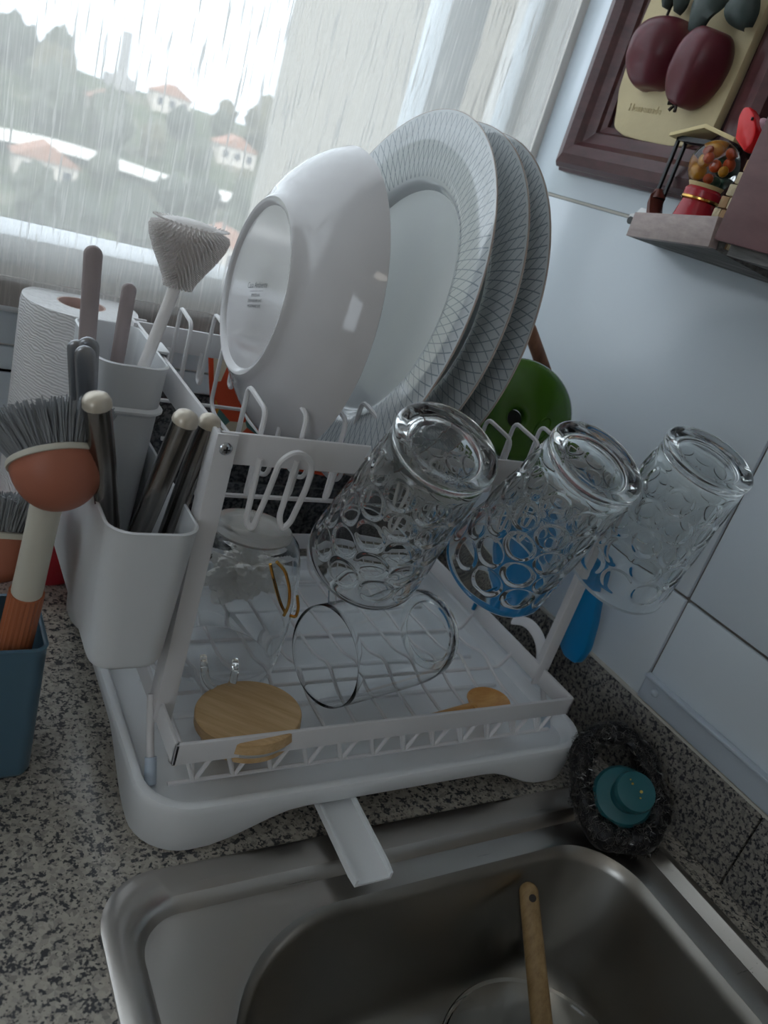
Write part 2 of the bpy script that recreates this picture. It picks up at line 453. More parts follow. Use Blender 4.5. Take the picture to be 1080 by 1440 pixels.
# ------------------------------------------------------------ the room
XR, YB = 0.634, 0.81            # right wall face, back wall face
ZF, ZC, XL, YF = -0.90, 1.55, -2.1, -1.9
structure('floor', box(XL - .1, XR + .2, YF - .1, YB + .12, ZF - .1, ZF), M_FLOOR)
structure('ceiling', box(XL - .1, XR + .2, YF - .1, YB + .12, ZC, ZC + .1), M_CEIL)
LWY0, LWY1, LWZ0, LWZ1 = -1.80, -.85, .25, 1.35      # unseen side window opening, added in the left wall for its light
structure('wall_left', join(box(XL - .1, XL, YF - .1, LWY0, ZF, ZC), box(XL - .1, XL, LWY1, YB + .12, ZF, ZC), box(XL - .1, XL, LWY0, LWY1, ZF, LWZ0), box(XL - .1, XL, LWY0, LWY1, LWZ1, ZC)), M_PAINT)
w2 = empty('added_window_2', (XL, -1.325, LWZ0)); w2['kind'] = 'structure'
mesh('added_window_frame', join(box(XL - .07, XL - .02, LWY0, LWY0 + .04, LWZ0, LWZ1), box(XL - .07, XL - .02, LWY1 - .04, LWY1, LWZ0, LWZ1), box(XL - .07, XL - .02, LWY0 + .04, LWY1 - .04, LWZ0, LWZ0 + .04), box(XL - .07, XL - .02, LWY0 + .04, LWY1 - .04, LWZ1 - .04, LWZ1)), M_FRAME_W, w2)
structure('wall_front', box(XL, XR, YF - .1, YF, ZF, ZC), pm('beige_front_wall', (.56, .50, .44), .6))
# right wall: bed behind the tiles, tiles as pieces, granite skirting
wr = structure('wall_right', box(XR + .004, XR + .2, YF, YB + .12, ZF, ZC), M_GROUT)
rows = [(0.0805, .1905), (.1935, .4885), (.4915, .7865), (.7895, 1.0845), (1.0875, ZC)]
cols = [(.3845, YB + .05), (-.05, .3815), (-.484, -.053), (-.918, -.487)]
for z0, z1 in rows:
    for y0, y1 in cols:
        structure('tile', box(XR, XR + .006, y0, y1, z0, z1, .0012), M_TILE, wr)
structure('paint_area', box(XR, XR + .005, YF, -.921, ZF, ZC), M_PAINT, wr)
gr = mesh('grout_line', box(XR - .0004, XR + .003, .3845, YB, .4887, .4913), M_GROUT_L, wr)
for k in range(4):
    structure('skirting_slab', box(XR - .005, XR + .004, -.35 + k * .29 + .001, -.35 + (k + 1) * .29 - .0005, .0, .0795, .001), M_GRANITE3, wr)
structure('caulk_line', box(XR - .004, XR + .003, -.3, YB, .0780, .0822, .001), M_GROUT_L, wr)
# back wall with the window opening
WX0, WX1, WZ0, WZ1 = -1.45, .624, .285, 1.35
wb = empty('wall_back', (0, YB, 0)); wb['kind'] = 'structure'
mesh('masonry', join(box(XL, WX0, YB + .003, YB + .12, ZF, ZC), box(WX1, XR + .004, YB + .003, YB + .12, ZF, ZC),
                     box(WX0, WX1, YB + .003, YB + .12, ZF, WZ0), box(WX0, WX1, YB + .003, YB + .12, WZ1, ZC)), M_PAINT, wb)
for k in range(27):                                     # two courses of granite tiles
    x1 = XR - .006 - k * .084
    for z0, z1 in ((.0, .0815), (.083, .184)):
        if z0 > .05 and x1 < .17: continue
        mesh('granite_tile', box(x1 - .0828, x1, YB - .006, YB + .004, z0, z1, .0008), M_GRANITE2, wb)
mesh('white_panel', box(XL, .132, YB - .007, YB + .004, .083, .184, .001), M_TILE, wb)
mesh('grout_bed', box(XL, XR, YB - .0045, YB + .003, 0, .184), pm('grey_grout', (.22, .23, .24), .8), wb)
for k in range(13):
    x1 = XR - .004 - k * .2068 + .1
    mesh('white_tile', box(x1 - .2055, min(x1, XR), YB - .003, YB + .004, .1860, .2085, .001), M_TILE, wb)
    mesh('white_tile', box(x1 - .2055, min(x1, XR), YB - .003, YB + .004, .2110, .246, .001), M_TILE, wb)
structure('trim_1', box(WX0 - .03, XR - .002, YB - .018, YB + .03, .246, .2515, .002), M_SILL)         # sill edge
# the window
w1 = empty('window_1', (0, YB + .05, WZ0)); w1['kind'] = 'structure'
YW = YB + .055
mesh('bottom_rail', box(WX0, WX1, YB - .001, YW + .03, .2855, .312, .003), M_FRAME_W, w1)
mesh('top_rail', box(WX0, WX1, YW - .02, YW + .03, WZ1 - .05, WZ1, .004), M_FRAME_W, w1)
mesh('stile', box(.488, .535, YW - .02, YW + .03, .312, WZ1 - .05, .004), M_FRAME_W, w1)
mesh('stile', box(WX0, WX0 + .05, YW - .02, YW + .03, .312, WZ1 - .05, .004), M_FRAME_W, w1)
mesh('end_stile', box(.612, WX1, YW - .005, YW + .03, .312, WZ1 - .05, .003), M_FRAME_W, w1)
mesh('mullion', box(-.50, -.44, YW - .015, YW + .025, .312, WZ1 - .05, .004), M_FRAME_W, w1)
M_PANE = mat_new('window_pane')[0]
_nt = M_PANE.node_tree; _nt.nodes.remove(_nt.nodes['Principled BSDF'])
_tr = N(_nt, 'ShaderNodeBsdfTransparent'); _gl = N(_nt, 'ShaderNodeBsdfGlossy'); _gl.inputs['Roughness'].default_value = .02
_mx = N(_nt, 'ShaderNodeMixShader'); _mx.inputs[0].default_value = .06
_nt.links.new(_tr.outputs[0], _mx.inputs[1]); _nt.links.new(_gl.outputs[0], _mx.inputs[2]); _nt.links.new(_mx.outputs[0], _nt.nodes['Material Output'].inputs['Surface'])
for a, b_ in ((WX0 + .05, -.50), (-.44, .488), (.535, .612)):
    mesh('pane', box(a, b_, YW + .004, YW + .008, .312, WZ1 - .05), M_PANE, w1, smooth=False)

# roller blind in front of the window
bl = thing('roller_blind', 'sheer streaky beige roller blind hanging over the window', 'blind', (0, YB - .028, .25))
nx = 60
V = []; Fq = []
for i in range(nx + 1):
    x = -1.55 + (.600 + 1.55) * i / nx
    for z in (.2535, .281, ZC - .08): V.append((x, YB - .026 + .0012 * math.sin(x * 23), z))
for i in range(nx):
    for k in range(2):
        a = i * 3 + k; Fq.append([a, a + 3, a + 4, a + 1])
mesh('fabric', (V, Fq), M_BLIND, bl)
mesh('hem_bar', box(-1.55, .600, YB - .0245, YB - .019, .2525, .2785, .002), M_HEM, bl)
mesh('hem_seam', box(-1.55, .600, YB - .0285, YB - .027, .2795, .2810, .0004), pm('seam_thread', (.6, .59, .57), .8), bl)
mesh('roller', xf(tube([(-1.57, 0, 0), (.605, 0, 0)], .02, 16), Matrix.Translation((0, YB - .03, ZC - .05))), M_SILL, bl)

# unseen ceiling lamp behind the camera, added as fill light
lamp = thing('fill_lamp', 'round white ceiling lamp added out of view as fill light', 'lamp', (-.75, -.75, ZC - .06))
mesh('fill_lamp_base', xf(lathe([(0, .06), (.17, .06), (.17, .035), (.16, .03), (0, .03)], 40), Matrix.Translation((-.75, -.75, ZC - .06))), M_WHITE, lamp)
m_em, _nt, _b = mat_new('fill_lamp_diffuser')
_b.inputs['Emission Color'].default_value = (1, .93, .84, 1); _b.inputs['Emission Strength'].default_value = 2.2
mesh('fill_lamp_shade', xf(lathe([(0, 0), (.09, .004), (.13, .014), (.152, .032), (0, .032)], 40), Matrix.Translation((-.75, -.75, ZC - .06))), m_em, lamp)

# ------------------------------------------------------------ outside
m_hill, nt, b = mat_new('hillside')
tc = N(nt, 'ShaderNodeTexCoord'); n1 = N(nt, 'ShaderNodeTexNoise', Scale=.09, Detail=8.0, Roughness=.65); nt.links.new(tc.outputs['Object'], n1.inputs['Vector'])
rp = ramp(nt, n1.outputs['Fac'], [(.35, (.02, .03, .015)), (.5, (.06, .08, .035)), (.62, (.16, .15, .11)), (.75, (.30, .26, .20))])
nt.links.new(rp.outputs[0], b.inputs['Base Color']); b.inputs['Roughness'].default_value = .9
def hz(x, y):
    if y < 150: z = -24 + (y - 100) * (9.0 / 50)
    else: z = -15 + (y - 150) * (15.2 / 50)
    return z + 2.2 * noise.noise(Vector((x * .03, y * .03, 0))) * (1 if y > 140 else .4) - max(0, (y - 200)) * .35 + max(0, 36 - x) * .075 * max(0, min(1, (y - 150) / 50))
V = []; Fq = []; NX, NY = 70, 40
for j in range(NY + 1):
    for i in range(NX + 1):
        x = -150 + 300 * i / NX; y = 60 + 170 * j / NY; V.append((x, y, hz(x, y)))
for j in range(NY):
    for i in range(NX):
        a = j * (NX + 1) + i; Fq.append([a, a + 1, a + NX + 2, a + NX + 1])
structure('hillside', (V, Fq), m_hill)
V = []; Fq = []
for i in range(61):
    x = -140 + 280 * i / 60
    for dy, dz in ((-2.2, 1.2), (2.2, 2.6)): V.append((x, 152 + dy + x * .03, hz(x, 152 + x * .03) + dz))
for i in range(60): Fq.append([2 * i, 2 * i + 2, 2 * i + 3, 2 * i + 1])
structure('road', (V, Fq), pm('pale_concrete_road', (.75, .73, .68), .8, var=.2, scale=.2))
HOUSES = [(at(p, q, Y=Y).x, Y) for p, q, Y in ((240, 160, 190), (150, 170, 178), (335, 215, 172), (60, 290, 140), (325, 365, 118), (170, 115, 196))]
M_TREE = [pm('hazed_crown_%d' % i, c, .9, var=.5, scale=1.1) for i, c in enumerate([(.05, .06, .045), (.075, .085, .06), (.12, .115, .075)])]  # crown greens greyed, distance haze put into the colour
M_TRUNK = pm('tree_trunk', (.06, .045, .035), .9)
protos = []
for k in range(3):
    Vi, Fi = ico(3, 1)
    Vi = [Vector((v.x, v.y, v.z * (1.0 + .25 * k))) * (1 + .55 * noise.noise(v * 2.3 + Vector((k * 9, 0, 0)))) for v in Vi]
    t = thing('tree', ('hazy dark round tree on the hillside seen through the blind', 'hazy grey-green tree on the hillside seen through the blind', 'hazy pale tall tree on the hillside seen through the blind')[k], 'tree', (0, 0, 0), group=('dark round trees on the hillside', 'grey-green trees on the hillside', 'pale tall trees on the hillside')[k])
    mesh('crown', ([v * 3.2 + Vector((0, 0, 4.2)) for v in Vi], Fi), M_TREE[k], t)
    mesh('trunk', tube([(0, 0, -1), (0.1, 0, 1.5), (0, 0, 3.5)], .3, 6, radii=[.4, .32, .2]), M_TRUNK, t)
    protos.append(t)
used = [False] * 3
spots = []
for i in range(900):
    y = random.uniform(112, 198); x = random.uniform(.03, .46) * y
    if abs(y - 152 - x * .03) < 6: continue
    if any(abs(x - hx) < 9 and -9 < y - hy < 13 for hx, hy in HOUSES): continue
    if any((x - a) ** 2 + (y - b) ** 2 < 9.2 ** 2 for a, b in spots): continue
    spots.append((x, y))
for x, y in spots[:90]:
    k = random.randrange(3); s = random.uniform(.6, 1.25)
    Mt = Matrix.Translation((x, y, hz(x, y))) @ Matrix.Rotation(random.uniform(0, 6), 4, 'Z') @ Matrix.Scale(s, 4)
    if not used[k]: protos[k].matrix_world = Mt; MW[protos[k].name] = Mt; used[k] = True
    else: copy_tree(protos[k], None, Mt)
M_HW = pm('pale_house_wall', (.62, .58, .52), .8, var=.1, scale=.5); M_HR = pm('clay_roof', (.38, .20, .14), .8, var=.2, scale=1); M_HG = pm('dark_pane', (.05, .06, .08), .2)
def house(px, py, Y, w, d, h, lab):
    c = at(px, py, Y=Y); x, y = c.x, c.y; z = hz(x, y) - .5
    t = thing('house', lab, 'house', (x, y, z))
    mesh('wall', box(x - w / 2, x + w / 2, y, y + d, z, z + h), M_HW, t)
    mesh('roof', prism([(x - w * .56, y - .4, z + h), (x + w * .56, y - .4, z + h), (x, y - .4, z + h + w * .28)], (0, d + .8, 0)), M_HR, t)
    for k in range(3):
        xx = x - w * .32 + k * w * .32
        mesh('window', box(xx - w * .07, xx + w * .07, y - .1, y + .1, z + h * .45, z + h * .8), M_HG, t)
house(240, 160, 190, 8, 6, 4.2, 'small pale house high on the hillside near the tower')
house(150, 170, 178, 7, 6, 3.6, 'small pale house below the tower among the trees')
house(335, 215, 172, 8, 6, 4, 'pale house halfway up the hillside nearest the beige facade')
house(60, 290, 140, 9, 7, 4, 'pale house below the bright road at the far left')
house(325, 365, 118, 9, 7, 5, 'pale house at the foot of the hillside beside the bowl')
c = at(170, 115, Y=196); tz = hz(c.x, c.y)
t = thing('tower', 'slim hazy grey tower standing on the hilltop', 'tower', (c.x, c.y, tz))
M_TOW = pm('grey_tower_concrete', (.33, .33, .33), .8)
mesh('shaft', xf(lathe([(0, 0), (2.2, 0), (1.6, 3.0), (1.1, 3.4), (1.0, 11.0), (0, 11.2)], 12), Matrix.Translation((c.x, c.y, tz))), M_TOW, t)
mesh('base', box(c.x - 3, c.x + 3, c.y - 1, c.y + 4, tz - 1, tz + 2.6), M_TOW, t)
# facade wing of the same building right of the view
fw = thing('facade_wing', 'plain beige rendered facade seen through the right part of the blind', 'building', (2.4, 2.4, -9))
mesh('wall', box(.930, 3.9, 2.4, 2.46, -9, 6), pm('beige_render', (.27, .255, .22), .85, var=.02, scale=2), fw)
mesh('downpipe', box(1.44, 1.475, 2.36, 2.4, -9, 6, .01), pm('pale_pipe', (.62, .62, .62), .6), fw)

# ------------------------------------------------------------ countertop and sink
SX0, SX1, SY0, SY1 = .127, .602, -.09, .357
ct = thing('countertop', 'speckled grey granite countertop running along the window wall', 'countertop', (-.6, .35, -.03))
SEG = 10
mesh('slab', loft([rrect(-1.9, XR - .005, -.14, YB - .006, .002, -.03, SEG), rrect(-1.9, XR - .005, -.14, YB - .006, .002, 0.0, SEG),
                   rrect(SX0 + .008, SX1 - .008, SY0 + .008, SY1 - .008, .03, 0.0, SEG), rrect(SX0 + .008, SX1 - .008, SY0 + .008, SY1 - .008, .03, -.03, SEG)], wrap=True), M_GRANITE, ct, ang=30)
sk = thing('sink', 'brushed stainless steel sink with rounded basin set into the granite', 'sink', (.36, .13, -.17))
SG = 14
def sr(x0, x1, y0, y1, rad, z): return rrect(x0, x1, y0, y1, rad, z, SG)
RB = (.058, .105, .10, .06)
mesh('rim', loft([sr(SX0, SX1, SY0, SY1, .040, .0002), sr(SX0, SX1, SY0, SY1, .040, .0028), sr(SX0 + .004, SX1 - .004, SY0 + .004, SY1 - .004, .037, .0042),
                  sr(SX0 + .016, SX1 - .008, SY0 + .02, SY1 - .024, .033, .0040), sr(SX0 + .021, SX1 - .011, SY0 + .025, SY1 - .0275, .030, -.0005), sr(SX0 + .024, SX1 - .014, SY0 + .028, SY1 - .0300, .028, -.0062),
                  sr(.178, .566, -.05, .3135, RB, -.0072), sr(.183, .562, -.045, .309, RB, -.0088)]), M_STEEL, sk, ang=50)
mesh('basin', loft([sr(.183, .562, -.045, .309, RB, -.0088), sr(.187, .559, -.042, .3065, RB, -.0125), sr(.190, .556, -.039, .304, RB, -.020), sr(.197, .550, -.032, .298, RB, -.13),
                    sr(.205, .543, -.025, .291, RB, -.150), sr(.222, .526, -.008, .274, RB, -.162), sr(.25, .50, .02, .245, (.055,) * 4, -.165)], cap1=True), M_STEEL_SHADE, sk, ang=60)
mesh('drain', xf(lathe([(0, -.001), (.02, -.001), (.03, .002), (.038, .002), (.040, 0)], 32), Matrix.Translation((.36, .13, -.164))), M_CHROME, sk)

# white metal strip with screw on the tiles
st = thing('wall_strip', 'white painted metal strip screwed to the tiles above the granite skirting', 'strip', (XR, .1, .083))
mesh('strip', box(XR - .004, XR, -.45, .382, .083, .1085, .0008), M_ALU, st)
mesh('top_lip', box(XR - .009, XR, -.45, .382, .1075, .1105, .0010), M_ALU, st)
mesh('screw_head', xf(lathe([(0, .0045), (.0022, .004), (.0036, .0025), (.004, 0)], 20), Matrix.Translation((XR - .004, .366, .098)) @ Matrix.Rotation(-PI / 2, 4, 'Y')), M_ALU, st)

# ------------------------------------------------------------ drip tray
TX0, TX1, TY0, TY1 = .158, .577, .366, .703
tr_ = thing('drip_tray', 'white plastic drip tray standing on the counter behind the sink', 'tray', ((TX0 + TX1) / 2, (TY0 + TY1) / 2, 0))
ED = 24
def tring(off, z, rad): return rrect(TX0 + off, TX1 - off, TY0 + off, TY1 - off, rad, z, 8, ED)
def foot_z(p):
    # apron reaches the counter only near the corners
    fx = min(p.x - TX0, TX1 - p.x); fy = min(p.y - TY0, TY1 - p.y)
    d = max(fx, fy)
    if d < .045: return 0.0
    t = min(1, (d - .045) / .075); return .0235 * (3 * t * t - 2 * t ** 3)
low = [Vector((p.x, p.y, foot_z(p))) for p in tring(.004, 0, .034)]
low2 = [Vector((p.x, p.y, foot_z(p) + .003)) for p in tring(.0015, 0, .036)]
lowi = [Vector((p.x, p.y, foot_z(p))) for p in tring(.0065, 0, .032)]
mesh('apron', loft([[Vector((p.x, p.y, .030)) for p in tring(.0065, 0, .032)], lowi, low, low2, tring(.0, .036, .037), tring(-.001, .0405, .038), tring(.0, .0435, .037),
                    tring(.003, .0445, .035), tring(.006, .0435, .032), tring(.0075, .036, .031), tring(.012, .0315, .027)]), M_PLASTIC_T, tr_, ang=50)
fl = rrect(TX0 + .012, TX1 - .012, TY0 + .012, TY1 - .012, .027, .0315, 8, ED)
mesh('tray_floor', loft([fl, [Vector((p.x, p.y, .0285)) for p in fl]], True, True), M_PLASTIC_T, tr_)
for k in range(6):
    y = .425 + k * .047
    mesh('drain_ridge', join(tube([(TX0 + .035, y, .0315), (TX1 - .04, y, .0315)], .0032, 8), sphere((TX0 + .035, y, .0315), .0032, u=8, v=6), sphere((TX1 - .04, y, .0315), .0032, u=8, v=6)), M_PLASTIC_T, tr_)
# drain spout sliding out below the front apron
a0, a1 = Vector((.297, .43, .0215)), Vector((.297, .305, .0085))
sect = [(-.0165, .0065), (-.0165, 0), (.0165, 0), (.0165, .0065), (.0145, .0065), (.0145, .0018), (-.0145, .0018), (-.0145, .0065)]
rings = []
for t in (0, .5, .93, 1.0):
    c = a0.lerp(a1, t); k = 1.0 if t < .99 else .93
    rings.append([Vector((c.x + .0150 + sx * k + (a1.y - c.y) * .02, c.y, c.z + sz)) for sx, sz in sect])
mesh('drain_spout', loft(rings, True, True), M_PLASTIC_T, tr_, ang=25)

# ------------------------------------------------------------ dish rack
RX0, RX1 = .176, .549
LY0, LY1, LZ0, LZ1 = .386, .684, .0655, .0835
UY0, UY1, UZ0, UZ1 = .435, .668, .2685, .2900
rk = thing('dish_rack', 'white two-tier metal dish rack standing in the drip tray', 'dish rack', ((RX0 + RX1) / 2, .54, .0315))
B = .0016
mesh('lower_front_bar', box(RX0, RX1, LY0, LY0 + .0030, LZ0, LZ1, .0008), M_COATED, rk)
mesh('lower_back_bar', box(RX0, RX1, LY1 - .003, LY1, LZ0, LZ1, .0008), M_COATED, rk)
for x in (RX0, RX1 - .003):
    mesh('lower_side_bar', box(x, x + .003, LY0, LY1, LZ0, LZ1, .0008), M_COATED, rk)
mesh('upper_front_bar', box(RX0, RX1, UY0, UY0 + .003, UZ0, UZ1, .0008), M_COATED, rk)
mesh('upper_back_bar', box(RX0, RX1, UY1 - .003, UY1, UZ0, UZ1, .0008), M_COATED, rk)
for x in (RX0, RX1 - .003):
    mesh('upper_side_bar', box(x, x + .003, UY0, UY1, UZ0, UZ1, .0008), M_COATED, rk)
for x, sgn in ((RX0, -1), (RX1, 1)):
    for y in (UY0 - .004, UY1 - .012):
        lg = mesh('leg', box(x - .003 if sgn < 0 else x, x if sgn < 0 else x + .003, y, y + .014, LZ0, UZ1 + .001, .0008), M_COATED, rk)
        mesh('leg_flange', box(x - .003 if sgn < 0 else x - .011, x + .011 if sgn < 0 else x + .003, y - (.0022 if y < .5 else -.0142), y - (0 if y < .5 else -.0164), LZ0 + .001, UZ1 + .001, .0006), M_COATED, lg)
    for y, s2 in ((UY0 - .0062, -1), (UY1 + .0044, 1)):
        xs = x + (.004 if sgn < 0 else -.004)
        sc = mesh('screw', xf(lathe([(0, .0022), (.003, .0018), (.0042, .0006), (.0042, 0)], 20), Matrix.Translation((xs, y, UZ1 - .0085)) @ Matrix.Rotation(PI / 2 if s2 < 0 else -PI / 2, 4, 'X')), M_CHROME, rk)
        mesh('screw_slot', join(box(xs - .0022, xs + .0022, y + (-.0026 if s2 < 0 else .0014), y + (-.0014 if s2 < 0 else .0026), UZ1 - .0090, UZ1 - .0080),
                                box(xs - .0005, xs + .0005, y + (-.0026 if s2 < 0 else .0014), y + (-.0014 if s2 < 0 else .0026), UZ1 - .0107, UZ1 - .0063)), M_BLACK, sc)
# feet down into the tray
for x in (RX0 - .004, RX1 + .004):
    for y, dy in ((.44, -.035), (.65, .028)):
        ft = mesh('foot_post', tube(fillet([(x, y, LZ1), (x, y + dy * .45, .058), (x, y + dy, .036)], .01), .0028, 10), M_COATED, rk)
        mesh('rubber_foot', tube([(x, y + dy * .72, .048), (x, y + dy * 1.02, .0325)], .0042, 12), M_RUBBER, ft)
# lower tier: twelve wires that dip in a V under the front bar, then run to the back
for i in range(12):
    x = .197 + i * .0298
    zb = .0440
    w = mesh('floor_wire', tube(fillet([(x, LY0 + .006, zb), (x, .404, zb + .012), (x, .418, zb + .003), (x - .001, .46, zb + .006), (x, .49, zb + .016), (x, .515, zb + .006), (x, .60, zb + .004), (x, .664, zb + .004), (x, LY1 - .003, LZ0 + .006)], .009, 4), .0017, 7), M_WIRE, rk)
    mesh('front_v', tube(fillet([(x - .0105, LY0 + .004, LZ0 + .004), (x, LY0 + .005, zb - .001), (x + .0105, LY0 + .004, LZ0 + .004)], .004, 4), .0017, 7), M_WIRE, w)
for y, z in ((.3945, .0410), (.475, .0520), (.545, .0490), (.640, .0485)):
    mesh('cross_wire', tube(fillet([(RX0 + .002, y, LZ0 + .004), (RX0 + .012, y, z), (RX1 - .012, y, z), (RX1 - .002, y, LZ0 + .004)], .006) if y > .40 else [(RX0 + .004, y, z), (RX1 - .006, y, z)], .0017, 7), M_WIRE, rk)
# upper tier: divider wires with a hump at the front and one at the back
ZFW = .238
for i in range(12):
    x = .2075 + i * .0296
    mesh('divider_wire', tube(fillet([(x, UY0 + .0045, UZ0 + .004), (x, UY0 + .006, ZFW + .010), (x, .4445, ZFW + .006), (x, .4445, .3035), (x, .480, .3075), (x, .480, ZFW + .006), (x, .490, ZFW), (x, .605, ZFW),
              (x, .618, ZFW + .006), (x, .618, .3075), (x, .652, .3115), (x, .654, ZFW + .008), (x, UY1 - .005, ZFW + .010), (x, UY1 - .0045, UZ0 + .004)], .007, 4), .0018, 7), M_WIRE, rk)
for y in (.4600, .55, .635):
    mesh('cross_wire', tube([(RX0 + .003, y, ZFW - .0032), (RX1 - .003, y, ZFW - .0032)], .0017, 7), M_WIRE, rk)
for y in (.46, .635):
    for x in (RX0 + .003, RX1 - .003):
        mesh('hanger_wire', tube([(x, y, ZFW - .0032), (x, y, UZ0 + .004)], .0017, 7), M_WIRE, rk)
# glass pegs in front of the upper bar
def peg(dx):
    P = [at(366, 645, Y=.434), at(345, 733, Y=.428), at(354, 745, Y=.427), at(378, 690, Y=.422), at(394, 648, Y=.419), at(418, 634, Y=.418), at(441, 650, Y=.420), at(433, 682, Y=.423), at(408, 735, Y=.428), at(396, 745, Y=.429), at(392, 728, Y=.430), at(418, 648, Y=.434)]
    P = [p + Vector((dx, 0, 0)) for p in P]
    mesh('glass_peg', tube(fillet(P, .012, 5), .0021, 8), M_WIRE, rk)
for dx in (0, .108, .214, .300): peg(dx)
# flat loop at the right foot
lp = [at(*p, X=.566) for p in ((722, 872), (742, 874), (757, 892), (763, 915), (760, 938))]
lp = fillet(lp, .02, 5)
mesh('side_loop', xf(tube(lp, .0055, 10, flat=.35), Matrix.Identity(4)), M_COATED, rk)

# ------------------------------------------------------------ bowl and plates standing in the upper tier
def axis_thing(name, label, cat, c, n, xdir=(0, 0, 1), group=None):
    return thing(name, label, cat, c, frame_rot(n, xdir), group)
# bowl: local +z = outward normal of the base, base ring at z=0
nb = Vector((-.997, .04, .05)).normalized()
bw = axis_thing('serving_bowl', 'large white porcelain bowl standing on edge with its base showing', 'bowl', (.2180, .534, .3615), nb)
prof = [(0, -.0025), (.052, -.0025), (.0565, -.0022), (.0585, .001), (.0618, .0018), (.0640, .0002), (.0655, -.004), (.075, -.0115), (.086, -.0225), (.096, -.0365), (.1035, -.050), (.1075, -.0605), (.1095, -.066), (.1085, -.0672), (.1068, -.066),
        (.1045, -.058), (.0985, -.045), (.088, -.030), (.074, -.0175), (.055, -.0085), (0, -.0075)]
prof = [(r, z * .64 if z < 0 else z) for r, z in prof]
mesh('bowl_body', lathe(prof, 96), M_CERAMIC_W, bw, local=True)
mesh('base_glaze', lathe([(0, -.0018), (.0562, -.0018), (.0566, -.0026), (0, -.0026)], 64), M_CERAMIC, bw, local=True)
# print on the base
rot = Matrix.Translation((0, 0, -.0016)) @ Matrix.Rotation(math.radians(-90), 4, 'Z')
# local x is world up, local y is to the side; rows run sideways, tilted a little
def print_row(s, size, u, v, ang=math.radians(15)):
    return text_vf(s, size, Matrix.Translation((0, 0, -.0015)) @ Matrix.Rotation(math.radians(-90) + ang, 4, 'Z') @ Matrix.Translation((u, v, 0)))
pr_ = [print_row('Casa Ambiente', .0062, 0, .0)]
pr_.append(print_row('\u2013' * 13, .004, 0, -.0032))
for k, s in enumerate(('PORCELAIN', 'DISHWASHER SAFE', 'MICROWAVE SAFE')): pr_.append(print_row(s, .0031, .0, -.0062 - k * .0038))
PRN = mesh('base_print', join(*pr_), M_PRINT, bw, smooth=False, local=True)

pn = Vector((-.981, .066, .180)).normalized()
Rp = .140
pprof = [(0, .0), (.083, .0), (.0870, .0006), (.0905, .0035), (.0925, .0075), (.0945, .0098), (.100, .0116), (.1385, .0195), (.1400, .0205), (.1398, .0215), (.1380, .0214), (.1000, .0140), (.093, .0118), (.0900, .0085), (.0875, .0045), (.083, .0032), (.0, .0030)]
# face on local +z ; flip so that the eating side is +z
PL = None
for i, (c, nn, lab) in enumerate([((.308, .536, .3740), (-.981, .066, .180), 'nearest patterned dinner plate, its whole face showing behind the bowl'),
                                  ((.3345, .5365, .3725), (-.985, .040, .168), 'middle one of the three patterned dinner plates'),
                                  ((.3600, .5390, .3705), (-.990, .045, .130), 'rearmost patterned dinner plate, next to the green plastic object')]):
    nn = Vector(nn).normalized()
    base = Vector(c) - nn * .0205
    R3 = frame_rot(nn, (0, .2, 1))
    if PL is None:
        PL = thing('dinner_plate', lab, 'plate', base, R3, 'patterned dinner plates in the rack')
        mesh('plate_body', lathe(pprof, 128), M_PLATE, PL, local=True)
        ft = lathe([(.080, 0), (.078, -.003), (.075, -.003), (.073, 0)], 96)
        mesh('foot_ring', ft, M_CERAMIC, PL, local=True)
    else:
        c2 = copy_tree(PL, None, Matrix.Translation(base) @ R3.to_4x4()); c2['label'] = lab

# ------------------------------------------------------------ dimpled tumblers, upside down on the pegs
def tumbler_mesh():
    H, rb, rr = .1345, .0345, .0445
    nth, nz = 300, 170
    V = []; F = []
    rows_, around = 5, 10
    z0d, z1d = .016, .122
    def rad(z): return rb + (rr - rb) * min(1, max(0, (z - .008)) / (H - .008)) ** .9
    def disp(th, z):
        if z < z0d or z > z1d: return 0
        v = (z - z0d) / (z1d - z0d) * rows_; row = int(v); 
        best = 0
        for rw in (row - 1, row, row + 1):
            if rw < 0 or rw >= rows_: continue
            off = .5 * (rw % 2)
            u = th / (2 * PI) * around - off
            du = u - round(u)
            pu = du / .485; pv = (v - rw - .5) / .585
            d2 = pu * pu + pv * pv
            if d2 < 1: d1 = math.sqrt(d2); e_ = min(1, (1 - d1) / .24); best = max(best, .55 * e_ * e_ * (3 - 2 * e_) + .45 * (1 - d2))
        return best
    zs = [0.0015] + [.003 + (H - .0045) * k / (nz - 1) for k in range(nz)]
    outer = []
    for z in zs:
        ring = []
        for k in range(nth):
            th = 2 * PI * k / nth
            r = rad(z) - .0014 * disp(th, z)
            if z < .0078: r = rb + .0014 * math.sin(PI * min(1, z / .0075))        # thick bottom bead
            if z > H - .003: r = rad(z) - .0004
            ring.append(Vector((r * math.cos(th), r * math.sin(th), z)))
        outer.append(ring)
    def circ(r, z): return [Vector((r * math.cos(2 * PI * k / nth), r * math.sin(2 * PI * k / nth), z)) for k in range(nth)]
    pre = [circ(.0225, .0028), circ(.0262, .0022), circ(.0285, .0004), circ(.031, 0), circ(rb - .001, .0003)]
    inn = [circ(rad(H) - .0012, H + .0003), circ(rad(H) - .0022, H - .0008), circ(rad(H) - .0030, H - .006)]
    for k in range(1, 14):
        z = H - .006 - (H - .0185) * k / 13; inn.append(circ(rad(z) - .0036, z))
    inn += [circ(rb - .008, .0092), circ(rb - .014, .0078)]
    return loft(pre + outer + inn, True, True)
TM = tumbler_mesh()
T0 = None
